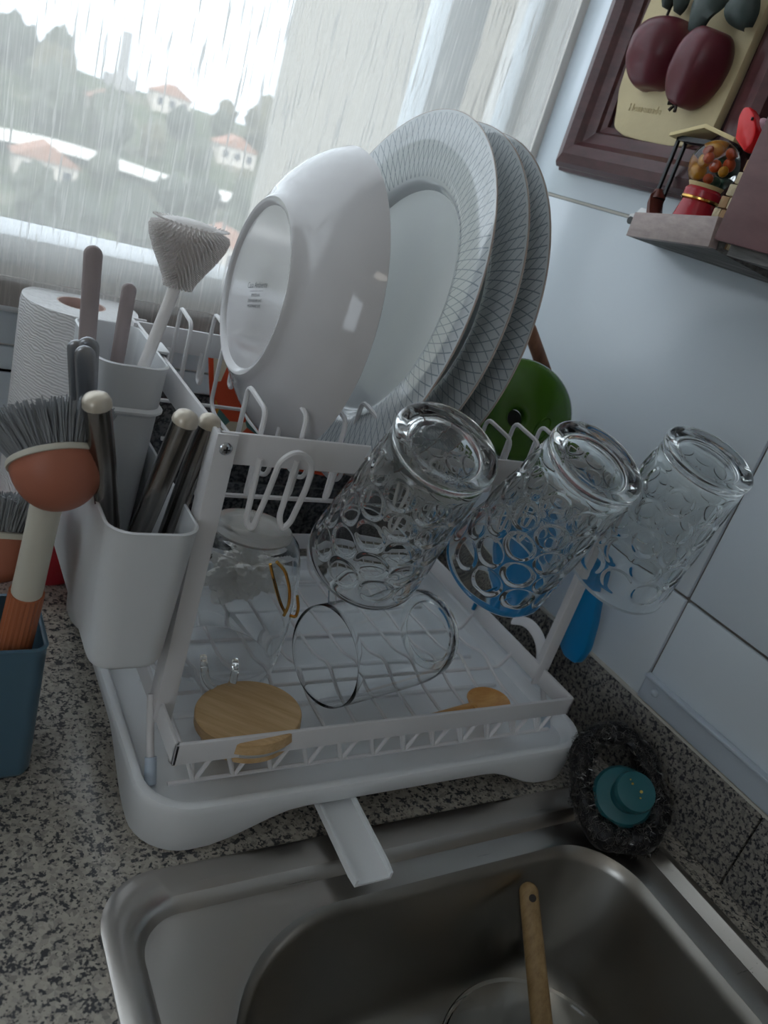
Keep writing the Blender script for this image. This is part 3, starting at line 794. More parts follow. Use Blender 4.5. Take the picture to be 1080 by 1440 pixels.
for c, n, lab in [((.2945, .3672, .3240), (-.078, -.459, .885), 'dimpled glass tumbler upside down, nearest the knife handles'),
                  ((.4019, .3460, .3327), (-.058, -.430, .900), 'dimpled glass tumbler upside down in front of the blue plastic piece'),
                  ((.5141, .3463, .3445), (-.106, -.310, .944), 'dimpled glass tumbler upside down against the white wall tiles')]:
    R3 = frame_rot(-Vector(n), (1, 0, 0))
    if T0 is None:
        T0 = thing('glass_tumbler', lab, 'glass', c, R3, 'dimpled tumblers drying on the pegs')
        mesh('tumbler_glass', TM, M_GLASS, T0, local=True, ang=80)
    else:
        q = copy_tree(T0, None, Matrix.Translation(Vector(c)) @ R3.to_4x4()); q['label'] = lab

# ------------------------------------------------------------ cutlery caddy and what stands in it
def cup(x0, x1, y0, y1, z0, z1, rad, wall=.0018, taper=.004):
    def r(o, z, rr): return rrect(x0 + o, x1 - o, y0 + o, y1 - o, max(.001, rr), z, 7, 2)
    t = taper
    return loft([r(t + .007, z0, rad - .006), r(t + .002, z0 + .0015, rad - .002), r(t, z0 + .006, rad), r(0.0003, z1 - .002, rad), r(-.0003, z1 - .0008, rad), r(wall * .5, z1, rad), r(wall, z1 - .0006, rad - wall), r(t + wall, z0 + .006, rad - wall), r(t + .008, z0 + .003, rad - .007)], True, True)
cd_ = thing('cutlery_caddy', 'white plastic cutlery caddy hanging on the left side of the rack', 'caddy', (.143, .51, .127))
mesh('caddy_body', cup(.114, .171, .408, .628, .127, .232, .016), M_PLASTIC, cd_, ang=50)
mesh('caddy_hook', join(box(.1700, .1740, .575, .60, .228, .2935, .001), box(.1700, .1815, .575, .60, .2915, .2940, .001), box(.1795, .1815, .575, .60, .279, .2925, .0008)), M_PLASTIC, cd_)
tc_ = thing('utensil_cup', 'taller white plastic utensil cup set behind the cutlery', 'cup', (.143, .567, .14))
mesh('cup_body', cup(.1185, .1675, .516, .6200, .1395, .2985, .014, taper=.006), M_PLASTIC, tc_, ang=50)
mesh('cup_lip', loft([rrect(.1215, .1655, .517, .619, .013, .262, 7, 2), rrect(.1175, .1688, .5145, .6215, .015, .2645, 7, 2), rrect(.1175, .1688, .5145, .6215, .015, .2660, 7, 2), rrect(.1207, .1657, .517, .619, .013, .268, 7, 2)], wrap=True), M_PLASTIC, tc_)

def handle(a, b, w0, w1, d, name, mat, parent, n=14):
    """flat rounded handle from a to b"""
    a = Vector(a); b = Vector(b); t = (b - a)
    view = (CAM_C - b).normalized(); tt = t.normalized(); face = (view - tt * view.dot(tt)).normalized(); s = tt.cross(face)
    rings = []
    Lt = t.length; re_ = min(.9, w1 * .5 / Lt)
    fs = [k / n * (1 - re_) for k in range(n + 1)] + [1 - re_ + re_ * math.sin(PI / 2 * k / 7) for k in range(1, 8)]
    for f in fs:
        w = w0 + (w1 - w0) * f; e = 1.0
        if f > 1 - re_: e = math.sqrt(max(.004, 1 - ((f - 1 + re_) / re_) ** 2))
        c = a + t * f
        rings.append([c + s * (w / 2 * e * math.cos(x)) + face * (d / 2 * (e ** .5) * math.sin(x)) for x in [2 * PI * j / 16 for j in range(16)]])
    return mesh(name, loft(rings, True, True), mat, parent)
def cutlery(name, label, top, bot, w_t, w_b):
    top = Vector(top); bot = Vector(bot)
    t = thing(name, label, 'cutlery', bot, group='steel handles in the cutlery caddy')
    d = (top - bot); neck = top - d.normalized() * .008
    mesh('steel_handle', tube([bot, bot.lerp(neck, .35), bot.lerp(neck, .8), neck], 0, 16, radii=[w_b * .42, w_b * .5, w_t * .46, w_t * .46]), M_CUT, t)
    dn = d.normalized()
    mesh('end_cap', tube([neck - dn * .0002, neck + dn * .003, neck + dn * .0058, neck + dn * .0073, top], 0, 16, radii=[w_t * .49, w_t * .48, w_t * .40, w_t * .24, .0006]), M_CREAM, t)
    return t
cutlery('table_knife', 'dark steel cutlery handle leaning left, cream end cap uppermost', at(135, 553, Y=.437), at(180, 752, Y=.468) + Vector((.008, .004, -.08)), .0170, .0125)
cutlery('table_fork', 'dark steel cutlery handle leaning right, left one of the close pair', at(266, 578, Y=.428), at(197, 760, Y=.445) + Vector((-.012, .01, -.075)), .0160, .0130)
cutlery('table_spoon', 'dark steel cutlery handle leaning right, right one of the close pair', at(299, 583, Y=.446), at(243, 760, Y=.462) + Vector((-.012, .01, -.075)), .0150, .0115)
for (tp, bt, lab) in (((107, 478), (128, 610), 'thin dull steel knife handle at the far left of the caddy'), ((124, 474), (130, 600), 'wide dull steel knife handle partly hidden behind another'), ((119, 486), (141, 620), 'flat dull steel knife handle in front of the utensil cup')):
    i = {107: 0, 124: 1, 119: 2}[tp[0]]
    Yk = .486 + (.014, .010, .0)[i]
    t = thing('butter_knife', lab, 'knife', at(*bt, Y=Yk) + Vector((0, 0, -.06)), group='flat knives in the caddy')
    handle(at(*bt, Y=Yk + .005) + Vector((.004, .004, -.06)), at(*tp, Y=Yk), .010, (.011, .0135, .0125)[i], .0042, 'steel_handle', pm('dull_steel_%d' % i, (.36, .37, .39), .28, metal=.85), t)
for tp, bt, Yk, w, lab in (((132, 345), (131, 470), .575, .0125, 'tall upright mauve silicone utensil handle'), ((183, 398), (160, 470), .590, .0105, 'short tilted mauve silicone utensil handle')):
    t = thing('spatula', lab, 'utensil', at(*bt, Y=Yk) + Vector((0, -.01, -.12)), group='mauve utensils in the cup')
    handle(at(*bt, Y=Yk) + Vector((.003, -.012, -.12)), at(*tp, Y=Yk), w * .85, w, .008, 'silicone_handle', M_MAUVE, t)
# bottle brush
Yb = .545
hb, ht = at(250, 404, Y=Yb), at(268, 308, Y=Yb)
bb = thing('bottle_brush', 'white silicone bottle brush with a fan-shaped bristly head', 'brush', at(200, 520, Y=Yb))
s0 = at(196, 530, Y=Yb) + Vector((-.008, 0, -.13))
mesh('stem', tube([s0, at(200, 520, Y=Yb), at(243, 412, Y=Yb), hb.lerp(ht, .25)], .0042, 12), M_SILIC, bb)
ax = (ht - hb).normalized(); vw = (CAM_C - hb).normalized(); sd = ax.cross(vw).normalized(); fc = sd.cross(ax).normalized()
if sd.x < 0: sd = -sd
Lh = (ht - hb).length
hp = [(0, .0048), (.12, .0066), (.3, .0110), (.5, .0165), (.7, .0208), (.83, .0222), (.92, .0205), (.96, .0165), (.985, .0110), (1.0, .0040)]
def hrad(f):
    for (f0, r0_), (f1, r1_) in zip(hp, hp[1:]):
        if f0 <= f <= f1: return r0_ + (r1_ - r0_) * (f - f0) / (f1 - f0)
    return hp[-1][1]
rings = []
for f in [k / 15 * .9 for k in range(16)] + [.92, .94, .96, .972, .985, .993, 1.0]:
    r = hrad(f); c = hb + ax * (Lh * f) + sd * (.0015 * f)
    rings.append([c + sd * (r * math.cos(a)) + fc * (r * .62 * math.sin(a)) for a in [2 * PI * j / 28 for j in range(28)]])
mesh('brush_head', loft(rings, True, True), M_SILIC, bb)
V = []; Fq = []
for k in range(30):
    f = .02 + .90 * k / 29; r = hrad(f); c = hb + ax * (Lh * f) + sd * (.0015 * f); nn_ = 16 + int(26 * r / .02)
    for j in range(nn_):
        a = 2 * PI * (j + .5 * (k % 2)) / nn_; ca, sa = math.cos(a), math.sin(a)
        p = c + sd * (r * ca) + fc * (r * .62 * sa); d = (sd * ca * .62 + fc * sa).normalized(); d = (d + ax * (-.25 if f < .9 else .3)).normalized()
        u = d.orthogonal().normalized(); w = d.cross(u); n0 = len(V); L = .0052 if f < .93 else .003
        for rr_, q in ((.00075, p - d * .0006), (.00042, p + d * L)):
            for m_ in range(4): V.append(q + u * (rr_ * math.cos(m_ * PI / 2)) + w * (rr_ * math.sin(m_ * PI / 2)))
        for m_ in range(4): Fq.append([n0 + m_, n0 + (m_ + 1) % 4, n0 + 4 + (m_ + 1) % 4, n0 + 4 + m_])
        Fq.append([n0 + 4, n0 + 5, n0 + 6, n0 + 7])
tag(mesh('bristles', (V, Fq), M_SILIC, bb, smooth=False), kind='stuff')

# ------------------------------------------------------------ paper towel on its red stand
pt = Vector((.150, .752, 0))
sd_ = thing('towel_stand', 'round red plastic base under the paper towel roll', 'stand', pt)
mesh('stand_base', xf(lathe([(0, .0), (.040, .0), (.043, .004), (.044, .052), (.058, .060), (.0665, .064), (.0675, .069), (.0670, .078), (.0645, .0812), (.052, .0822), (0, .0822)], 64), Matrix.Translation(pt)), M_RED, sd_, ang=45)
mesh('stand_post', xf(tube([(0, 0, .075), (0, 0, .268)], .009, 12), Matrix.Translation(pt)), M_RED, sd_)
rl = thing('paper_towel_roll', 'white embossed paper towel roll standing behind the utensil cup', 'paper roll', pt + Vector((0, 0, .083)))
nr = 72; zz = [.083 + .192 * k / 30 for k in range(31)]
mp_, nt_, b_ = mat_new('embossed_paper'); b_.inputs['Base Color'].default_value = (.82, .82, .83, 1); b_.inputs['Roughness'].default_value = .95
_tc = N(nt_, 'ShaderNodeTexCoord'); _mp = N(nt_, 'ShaderNodeMapping'); _mp.inputs['Scale'].default_value = (30, 30, 30); nt_.links.new(_tc.outputs['Object'], _mp.inputs['Vector'])
_wv = N(nt_, 'ShaderNodeTexWave', Scale=4.0, Distortion=6.0, Detail=1.0); _wv.wave_type = 'RINGS'; nt_.links.new(_mp.outputs[0], _wv.inputs['Vector'])
_bp = N(nt_, 'ShaderNodeBump', Strength=.5, Distance=.0015); nt_.links.new(_wv.outputs['Fac'], _bp.inputs['Height']); nt_.links.new(_bp.outputs[0], b_.inputs['Normal'])
rp_ = [(.021, zz[0])] + [(.0505, z) for z in zz[:-1]] + [(.0495, zz[-1]), (.021, zz[-1])]
mesh('paper', xf(lathe(rp_, nr, closed=True), Matrix.Translation(pt)), mp_, rl)
mesh('cardboard_core', xf(lathe([(.021, .0832), (.021, .2748), (.0195, .2748), (.0195, .0832)], 32, closed=True), Matrix.Translation(pt)), M_PEACH, rl)

# ------------------------------------------------------------ dish brushes in the blue holder
hd = thing('brush_holder', 'slate blue plastic brush holder standing on the granite at the left edge', 'holder', (.03, .49, 0))
mesh('holder_body', cup(-.045, .1035, .457, .527, .0, .1135, .010, wall=.003, taper=.0), M_BLUEBOX, hd, ang=50)
mesh('holder_shade', box(-.040, .099, .4615, .5225, .0045, .012), M_INSHADE, hd)  # dark slab painting the shade at the holder bottom
def ribbed_tube(a, b, r0_, r1_, ribs, n=72, m=10, depth=.0007):
    a = Vector(a); b = Vector(b); t = (b - a).normalized(); u = t.orthogonal().normalized(); w = t.cross(u); rings = []
    for k in range(m + 1):
        f = k / m; r = r0_ + (r1_ - r0_) * f
        rings.append([a.lerp(b, f) + (u * math.cos(x) + w * math.sin(x)) * (r - depth * (.5 - .5 * math.cos(ribs * x))) for x in [2 * PI * j / n for j in range(n)]])
    return loft(rings, True, True)
def dish_brush(label, foot, mid, head, hr, up, bl_len, seed):
    rnd = random.Random(seed)
    foot, mid, head, up = Vector(foot), Vector(mid), Vector(head), Vector(up).normalized()
    t = thing('dish_brush', label, 'brush', foot, group='dish brushes in the blue holder')
    mesh('grip', ribbed_tube(foot, mid, .0125, .0112, 22), M_ORANGE2, t)
    mesh('neck', tube([mid - (mid - foot).normalized() * .002, mid.lerp(head, .5), head], .0098, 20, radii=[.0098, .0093, .0098]), M_BEIGE, t)
    Mh = Matrix.Translation(head) @ frame_rot(up, (1, 0, 0)).to_4x4()
    # cap: bowl below, flat collar on top
    nn = 120; rings = []
    for k in range(15):
        a = PI / 2 * k / 14; r = hr * math.sin(a) ** .9; z = -hr * 1.12 * math.cos(a)
        rings.append([Vector(((r - .00025 * (.5 - .5 * math.cos(60 * x)) * (k > 4)) * math.cos(x), (r - .00025 * (.5 - .5 * math.cos(60 * x)) * (k > 4)) * math.sin(x), z)) for x in [2 * PI * j / nn for j in range(nn)]])
    rings[0] = [Vector((.0005 * math.cos(x), .0005 * math.sin(x), -hr * 1.12)) for x in [2 * PI * j / nn for j in range(nn)]]
    hdp = mesh('head_cap', xf(loft(rings, True, True), Mh), M_ORANGE, t)
    mesh('collar', xf(lathe([(0, -.0005), (hr + .0012, -.0005), (hr + .0016, .0010), (hr + .0010, .0030), (hr - .001, .0038), (0, .0042)], 64), Mh), M_BEIGE, t)
    V = []; Fq = []
    for q in range(1500):
        rr_ = (hr - .003) * math.sqrt(rnd.random()); a = rnd.random() * 2 * PI
        tuft_a = round(a * 9) / 9; 
        p = Vector((rr_ * math.cos(a), rr_ * math.sin(a), .003)); out = Vector((math.cos(tuft_a), math.sin(tuft_a), 0)) * (rr_ / hr)
        d = (Vector((0, 0, 1)) + out * .62 + Vector((rnd.uniform(-.09, .09), rnd.uniform(-.09, .09), 0))).normalized(); L = bl_len * rnd.uniform(.86, 1.05)
        u = d.orthogonal().normalized(); w = d.cross(u); n0 = len(V)
        for f in (0, .55, 1.0):
            c = p + d * (L * f) + out * (.003 * f * f); r = .00045
            for m_ in range(4): V.append(c + u * (r * math.cos(m_ * PI / 2)) + w * (r * math.sin(m_ * PI / 2)))
        for g in (0, 4):
            for m_ in range(4): Fq.append([n0 + g + m_, n0 + g + (m_ + 1) % 4, n0 + g + 4 + (m_ + 1) % 4, n0 + g + 4 + m_])
        Fq.append([n0 + 8 + m_ for m_ in range(4)])
    tag(mesh('bristles', xf((V, Fq), Mh), M_BRIST, t, smooth=False), kind='stuff')
h1 = at(74, 655, Y=.448); m1_ = at(38, 832, Y=.470)
f1 = at(14, 930, Y=.482); f1 = f1 + (f1 - m1_).normalized() * .06
f1.z = max(f1.z, .018)
dish_brush('terracotta and beige dish brush with grey bristles up, nearest the caddy', f1, m1_, at(79, 650, Y=.456), .0262, (-.15, .68, .72), .027, 1)
h2 = at(-2, 765, Y=.505)
dish_brush('second terracotta dish brush cut off by the left picture edge', (.018, .495, .018), (.045, .50, .115), h2 + Vector((0, 0, .006)), .0275, (.05, .45, .88), .026, 2)

# ------------------------------------------------------------ things on the lower tier
# glass cup upside down with gold handle
gc = Vector((.2520, .512, .0565))
cupT = thing('glass_cup', 'clear glass cup upside down on the lower tier with a gold loop', 'cup', gc)
mesh('cup_glass', xf(lathe([(.0450, 0), (.0462, .0006), (.0480, .015), (.0495, .045), (.0490, .075), (.0455, .100), (.0400, .1165), (.0340, .1225), (.0, .1225)][:9] +
                           [(0, .1180), (.033, .1180), (.0385, .1130), (.0438, .0985), (.0472, .075), (.0477, .045), (.0463, .015), (.0446, .0006)], 72, closed=True), Matrix.Translation(gc)), M_GLASS_T, cupT, ang=60)
mesh('cup_base', xf(lathe([(0, .1226), (.0305, .1226), (.0320, .1236), (.0325, .1256), (.0300, .1266), (.018, .1262), (.0, .1256)], 56), Matrix.Translation(gc)), pm('milky_glass_base', (.80, .78, .75), .12, trans=.75), cupT)
gp = [at(*p, Y=.470) for p in ((380, 793), (387, 826), (394, 850), (401, 862))]
gp2 = [at(*p, Y=.466) for p in ((389, 790), (401, 802), (408, 830), (406, 852), (399, 866))]
gp3 = [at(*p, Y=.462) for p in ((418, 838), (420, 855), (416, 868), (408, 866))]
mesh('gold_loop', join(tube(fillet(gp, .01), .0013, 8), tube(fillet(gp2, .01), .0013, 8), tube(fillet(gp3, .004), .0013, 8)), M_GOLD, cupT)
hp_ = [at(286, 925, Y=.470)] + [at(*p, Y=.455) for p in ((287, 936), (289, 955), (299, 968), (314, 971), (327, 962), (331, 942))] + [at(331, 930, Y=.470)]
mesh('glass_hook', tube(fillet(hp_, .01, 5), .0030, 10), M_GLASS, cupT)
# crumpled cloth
Vc, Fc = ico(5, 1)
def crumple(v):
    d = v.normalized(); n = noise.turbulence(d * 1.9 + Vector((3, 1, 2)), 4, False) * .55 + abs(noise.noise(d * 5.0)) * .22
    return Vector((d.x * .045, d.y * .030, d.z * .040)) * (.72 + n * .75)
cl = [crumple(v) for v in Vc]; zmin = min(v.z for v in cl); 
mesh_c = mesh('cleaning_cloth', ([v + Vector((.300, .598, .0530 - zmin)) for v in cl], Fc), M_CLOTH)
tag(mesh_c, 'crumpled white cloth on the lower tier behind the glass cup', 'cloth')
# glass jug lying on its side
ja, jb = Vector((.318, .452, .0985)), Vector((.437, .478, .0985))
jd = (jb - ja).normalized(); Lj = (jb - ja).length
jg = thing('glass_jug', 'clear glass jug lying on its side across the lower tier', 'jug', ja, frame_rot(jd, (0, 0, 1)))
op = [(.0419, -.0062), (.0422, -.0058), (.0425, .0), (.0430, .03), (.0435, .07), (.0430, .095), (.0405, .110), (.0350, .1180), (.0, .1195)]
ip = [(0, .1150), (.0342, .1145), (.0394, .1085), (.0421, .0945), (.0427, .07), (.0422, .03), (.0420, .0), (.0418, -.0058)]
mesh('jug_glass', lathe(op + ip, 72, closed=True), M_GLASS_T, jg, local=True, ang=60)
mesh('jug_base', lathe([(.028, .1192), (.030, .1215), (.033, .1212), (.0365, .1182), (.034, .1185)], 64, closed=True), M_GLASS, jg, local=True)
hj = [(.042, -.004, .012), (.060, -.006, .016), (.070, -.008, .040), (.070, -.008, .070), (.060, -.006, .092), (.042, -.004, .094)]
hj = [Vector((x * .75, -x * .62, z)) for x, y, z in hj]
mesh('jug_handle', tube(fillet([Vector(p) for p in hj], .014, 5), .0036, 12), M_GLASS, jg, local=True)
# bamboo lid
lc = Vector((.2410, .4195, .0775)); ln = Vector((-.10, .10, .985))
ld = thing('bamboo_lid', 'round bamboo lid with pale gasket lying at the front left of the rack', 'lid', lc, frame_rot(ln, (1, .8, 0)))
mesh('lid_top', lathe([(0, .0), (.0385, .0), (.0395, -.001), (.0395, -.0090), (.0385, -.0100), (0, -.010)], 72), M_BAMBOO, ld, local=True)
mesh('gasket', lathe([(0, -.0101), (.0365, -.0101), (.0372, -.012), (.0365, -.0140), (.0355, -.0150), (0, -.0150)], 64), M_GASKET, ld, local=True)
mesh('lid_plug', lathe([(0, -.0151), (.0340, -.0151), (.0340, -.0205), (.0330, -.0215), (0, -.0215)], 64), M_BAMBOO, ld, local=True)
# wooden spoon lying on the lower wires
wsp = thing('wooden_spoon', 'small orange-brown wooden spoon lying on the lower wires near the front bar', 'spoon', (.43, .405, .052))
o1, o2 = Vector((.372, .4045, .0560)), Vector((.452, .4165, .0560))
mesh('spoon_handle', tube([o1, o1.lerp(o2, .5), o2, o2 + (o2 - o1).normalized() * .012], 0, 12, radii=[.0040, .0045, .0050, .0050]), M_WOOD_O, wsp)
mesh('spoon_bowl', xf(lathe([(0, -.0055), (.009, -.0045), (.0160, -.001), (.0185, .0035), (.0178, .0042), (.0150, .0018), (.009, -.001), (0, -.0018)], 40, sx=1.25), Matrix.Translation((.4805, .4200, .0575)) @ Matrix.Rotation(.14, 4, 'Z')), M_WOOD_O, wsp)

# ------------------------------------------------------------ things at the right end of the rack
# green plastic scoop
gcn = Vector((.4950, .5330, .3000)); gn = Vector((-.42, -.80, .42)).normalized()
gs = thing('green_scoop', 'glossy green plastic scoop with a round hole behind the tumblers', 'scoop', gcn, frame_rot(gn, (0, 0, 1)))
nth = 72; rings = []; Rg = .0505
def grad(th):   # outline: wide at the upper right, tapering to the lower left
    return Rg * (1.0 + .07 * math.cos(th) - .05 * math.cos(2 * th))
hole = (-.008, .006, .0085)     # u (up), v (side), radius
def gring(f, z0, off=0):
    out = []
    for j in range(nth):
        th = 2 * PI * j / nth; R_ = grad(th)
        hx, hy = hole[0] + hole[2] * math.cos(th), hole[1] + hole[2] * .85 * math.sin(th)
        ox, oy = R_ * math.cos(th), R_ * math.sin(th) * .95
        x, y = hx + (ox - hx) * f, hy + (oy - hy) * f
        rr_ = math.hypot(x, y) / Rg
        out.append(Vector((x, y, z0 + .016 * (1 - rr_ * rr_))))
    return out
rings = [gring(0, -.012), gring(0, -.004), gring(.04, -.0008), gring(.10, 0), gring(.3, 0), gring(.55, 0), gring(.8, 0), gring(.94, -.0005), gring(.99, -.003), gring(1.0, -.006), gring(.99, -.0075), gring(.9, -.0045), gring(.5, -.0040), gring(.1, -.0045), gring(.02, -.012)]
mesh('scoop_shell', loft(rings, wrap=True), M_GREEN, gs, local=True, ang=70)
mesh('hole_shade', lathe([(0, -.013), (.0088, -.013), (.0088, -.0115), (0, -.0115)], 24), M_INSHADE, gs, local=True).location = (hole[0], hole[1], .012)  # dark disc plugging the hole, its shade put into the colour
def gsurf(x, y): return Vector((x, y, .016 * (1 - (x * x + y * y) / Rg ** 2) + .0002))
mesh('oval_emblem', tube([gsurf(-.012 + .012 * math.cos(a), -.020 + .0060 * math.sin(a) - .0036 * math.cos(a)) for a in [2 * PI * k / 36 for k in range(36)]], .0011, 6, closed=True), M_GREEN, gs, local=True)
# brown wooden handle behind the plates
wh = thing('wooden_spatula', 'brown wooden utensil handle sticking up behind the green scoop', 'utensil', at(790, 575, Y=.600))
handle(at(790, 590, Y=.600), at(742, 455, Y=.610), .015, .0135, .010, 'handle', M_WOOD_B, wh)
# blue plastic piece hooked outside the rack
bp_ = thing('blue_scoop', 'bright blue plastic dustpan-like scoop hanging at the right end of the rack', 'scoop', (.588, .53, .085))
X0 = .584
ol = [at(*p, X=X0) for p in ((822, 770), (846, 790), (840, 835), (832, 880), (822, 915), (808, 934), (792, 922), (786, 905), (800, 850), (812, 810))]
mesh('blue_handle', bevelled(prism(fillet(ol + [ol[0]], .004, 3)[:-1], (.011, 0, 0)), .0015), M_BLUE, bp_)
ol2 = [(X0, y, z) for y, z in ((.500, .100), (.515, .084), (.545, .086), (.575, .100), (.592, .135), (.596, .175), (.590, .200), (.560, .206), (.515, .204), (.497, .19), (.490, .15))]
def dish_(ol, X, th, depth):
    cy_ = sum(p[1] for p in ol) / len(ol); cz_ = sum(p[2] for p in ol) / len(ol); P = fillet(list(ol) + [ol[0], ol[1]], .012, 4); P = P[1:-1]
    def rg(f, dx): return [Vector((X + dx, cy_ + (p.y - cy_) * f, cz_ + (p.z - cz_) * f)) for p in P]
    return loft([rg(.25, depth), rg(.6, depth), rg(.86, depth * .85), rg(.95, depth * .3), rg(1, 0), rg(1.02, th * .5), rg(1, th), rg(.94, depth * .3 + th), rg(.85, depth * .85 + th), rg(.6, depth + th), rg(.25, depth + th)], True, True)
mesh('blue_pan', dish_(ol2, X0 - .002, .003, .010), M_BLUE, bp_, ang=50)
mesh('pan_rim', tube([Vector((X0 - .003, p[1], p[2])) for p in fillet(list(ol2) + [ol2[0]], .012, 4)], .0013, 6, caps=True), pm('pale_blue_edge', (.45, .62, .72), .4), bp_)
mesh('hang_hook', tube(fillet([(X0 - .001, .545, .096), (.566, .545, .092), (.5445, .545, .0875), (.5435, .545, .074)], .006), .0022, 8), M_BLUE, bp_)

# floral pot holder behind the rack
m_fl, nt, b = mat_new('orange_floral_print')
tc = N(nt, 'ShaderNodeTexCoord'); v = N(nt, 'ShaderNodeTexVoronoi', Scale=42.0); nt.links.new(tc.outputs['Object'], v.inputs['Vector'])
sc_ = N(nt, 'ShaderNodeSeparateColor'); nt.links.new(v.outputs['Color'], sc_.inputs[0])
rp = ramp(nt, sc_.outputs[0], [(0, (.62, .08, .03)), (.30, (.62, .55, .42)), (.5, (.62, .55, .42)), (.58, (.10, .22, .20)), (.66, (.62, .32, .04)), (.76, (.28, .05, .04)), (.85, (.62, .55, .42))], 'CONSTANT')
nt.links.new(rp.outputs[0], b.inputs['Base Color']); b.inputs['Roughness'].default_value = .85
ph = thing('pot_holder', 'orange floral fabric pot holder hanging behind the rack below the bowl', 'pot holder', (.33, .702, .17))
q0 = [at(*p, Y=.702) for p in ((297, 487), (313, 492), (335, 520), (372, 565), (450, 612), (508, 655), (470, 668), (400, 655), (330, 640), (303, 600), (298, 540))]
P = fillet(q0 + [q0[0]], .01, 4)[:-1]; cc = sum(P, Vector()) / len(P)
def pr2(f, dy): return [Vector((cc.x + (p.x - cc.x) * f, p.y + dy, cc.z + (p.z - cc.z) * f)) for p in P]
mesh('quilted_body', loft([pr2(.2, -.016), pr2(.6, -.014), pr2(.88, -.009), pr2(.98, -.003), pr2(.98, .003), pr2(.88, .009), pr2(.5, .012)], True, True), m_fl, ph)
mesh('hang_loop', tube(fillet([q0[0] + Vector((.004, 0, -.002)), Vector((q0[0].x + .004, .690, .294)), Vector((q0[0].x + .004, .6655, .2935)), Vector((q0[0].x + .004, .6625, .283))], .004), .0012, 6), pm('orange_loop', (.6, .08, .03), .7), ph)
mesh('piping', tube(P, .0030, 8, closed=True), pm('orange_red_piping', (.66, .07, .02), .7), ph)

# ------------------------------------------------------------ pot scrubber on the sink corner
scc = Vector((.5690, .3170, .0330)); sn = Vector((-.50, -.42, .76)).normalized()
# in-plane axes: up the picture / across
e1 = (at(838, 1005, Z=.06) - at(890, 1205, Z=.006)); e1 = (e1 - sn * e1.dot(sn)).normalized(); e2 = e1.cross(sn).normalized()
ps = thing('pot_scrubber', 'dark steel wool scrubber with a teal plastic knob at the sink corner', 'scrubber', scc - Vector((0, 0, .03)))
ringpts = []
for k in range(64):
    a = 2 * PI * k / 64; ca, sa = math.cos(a), math.sin(a)
    rad_ = .0365 / (abs(ca) ** 2.4 + abs(sa / .86) ** 2.4) ** (1 / 2.4)
    ringpts.append(scc + e1 * (rad_ * ca * (1.42 if ca > 0 else 1.10)) + e2 * (rad_ * sa))
rad_w = [.0105 + .0015 * math.sin(k * .7) + (.002 if 20 < k < 44 else 0) for k in range(64)]
core = tube(ringpts, .01, 12, closed=True, radii=rad_w)
mesh('wool_core', ([v + Vector((noise.noise(v * 300), noise.noise(v * 300 + Vector((9, 0, 0))), noise.noise(v * 300 + Vector((0, 9, 0))))) * .0018 for v in core[0]], core[1]), M_WOOL, ps)
V = []; Fq = []; rnd = random.Random(5)
for q in range(3600):
    k = rnd.randrange(64); p0 = ringpts[k]; tg = (ringpts[(k + 1) % 64] - ringpts[k - 1]).normalized(); u = sn; w = tg.cross(u)
    a = rnd.random() * 2 * PI; r = rad_w[k] * rnd.uniform(.9, 1.22); c = p0 + (u * math.cos(a) + w * math.sin(a)) * r + tg * rnd.uniform(-.002, .002)
    if c.z < .0045: continue
    d = (tg * rnd.uniform(-1, 1) + (u * math.sin(a) - w * math.cos(a)) * rnd.uniform(-1, 1) + (u * math.cos(a) + w * math.sin(a)) * rnd.uniform(-.2, .5)).normalized(); L = rnd.uniform(.003, .0085)
    bend = Vector((rnd.uniform(-1, 1), rnd.uniform(-1, 1), rnd.uniform(-1, 1))) * .0022
    pts = [c - d * L / 2, c + bend, c + d * L / 2]
    vv, ff = tube(pts, .00022, 3, caps=False); n0 = len(V); V += vv; Fq += [[i + n0 for i in f] for f in ff]
tag(mesh('wool_fibres', (V, Fq), M_WOOL2, ps, smooth=False), kind='stuff')
kc = scc - e1 * .0050 + sn * .004
Mk = Matrix.Translation(kc) @ frame_rot(sn, e1).to_4x4()
mesh('knob_flange', xf(lathe([(0, -.004), (.0235, -.004), (.0262, -.001), (.0265, .004), (.0240, .0085), (.018, .0110), (0, .0112)], 56), Mk), M_TEAL, ps)
Mk2 = Matrix.Translation(kc + e2 * .0012 - e1 * .001) @ frame_rot((sn + e2 * .12).normalized(), e1).to_4x4()
kn = mesh('knob', xf(lathe([(0, .009), (.0150, .009), (.0148, .014), (.0172, .022), (.0178, .0275), (.0165, .0312), (.012, .0328), (0, .0332)], 56), Mk2), M_TEAL, ps)
for u_, v_, s_ in ((.006, .003, .0012), (.0095, .004, .0008), (-.001, -.003, .0016), (-.006, -.001, .0010)):
    p = Mk2 @ Vector((u_, v_, .0334)); mesh('crumb', xf(ico(1, s_), Matrix.Translation(p)), M_CRUMB, kn)

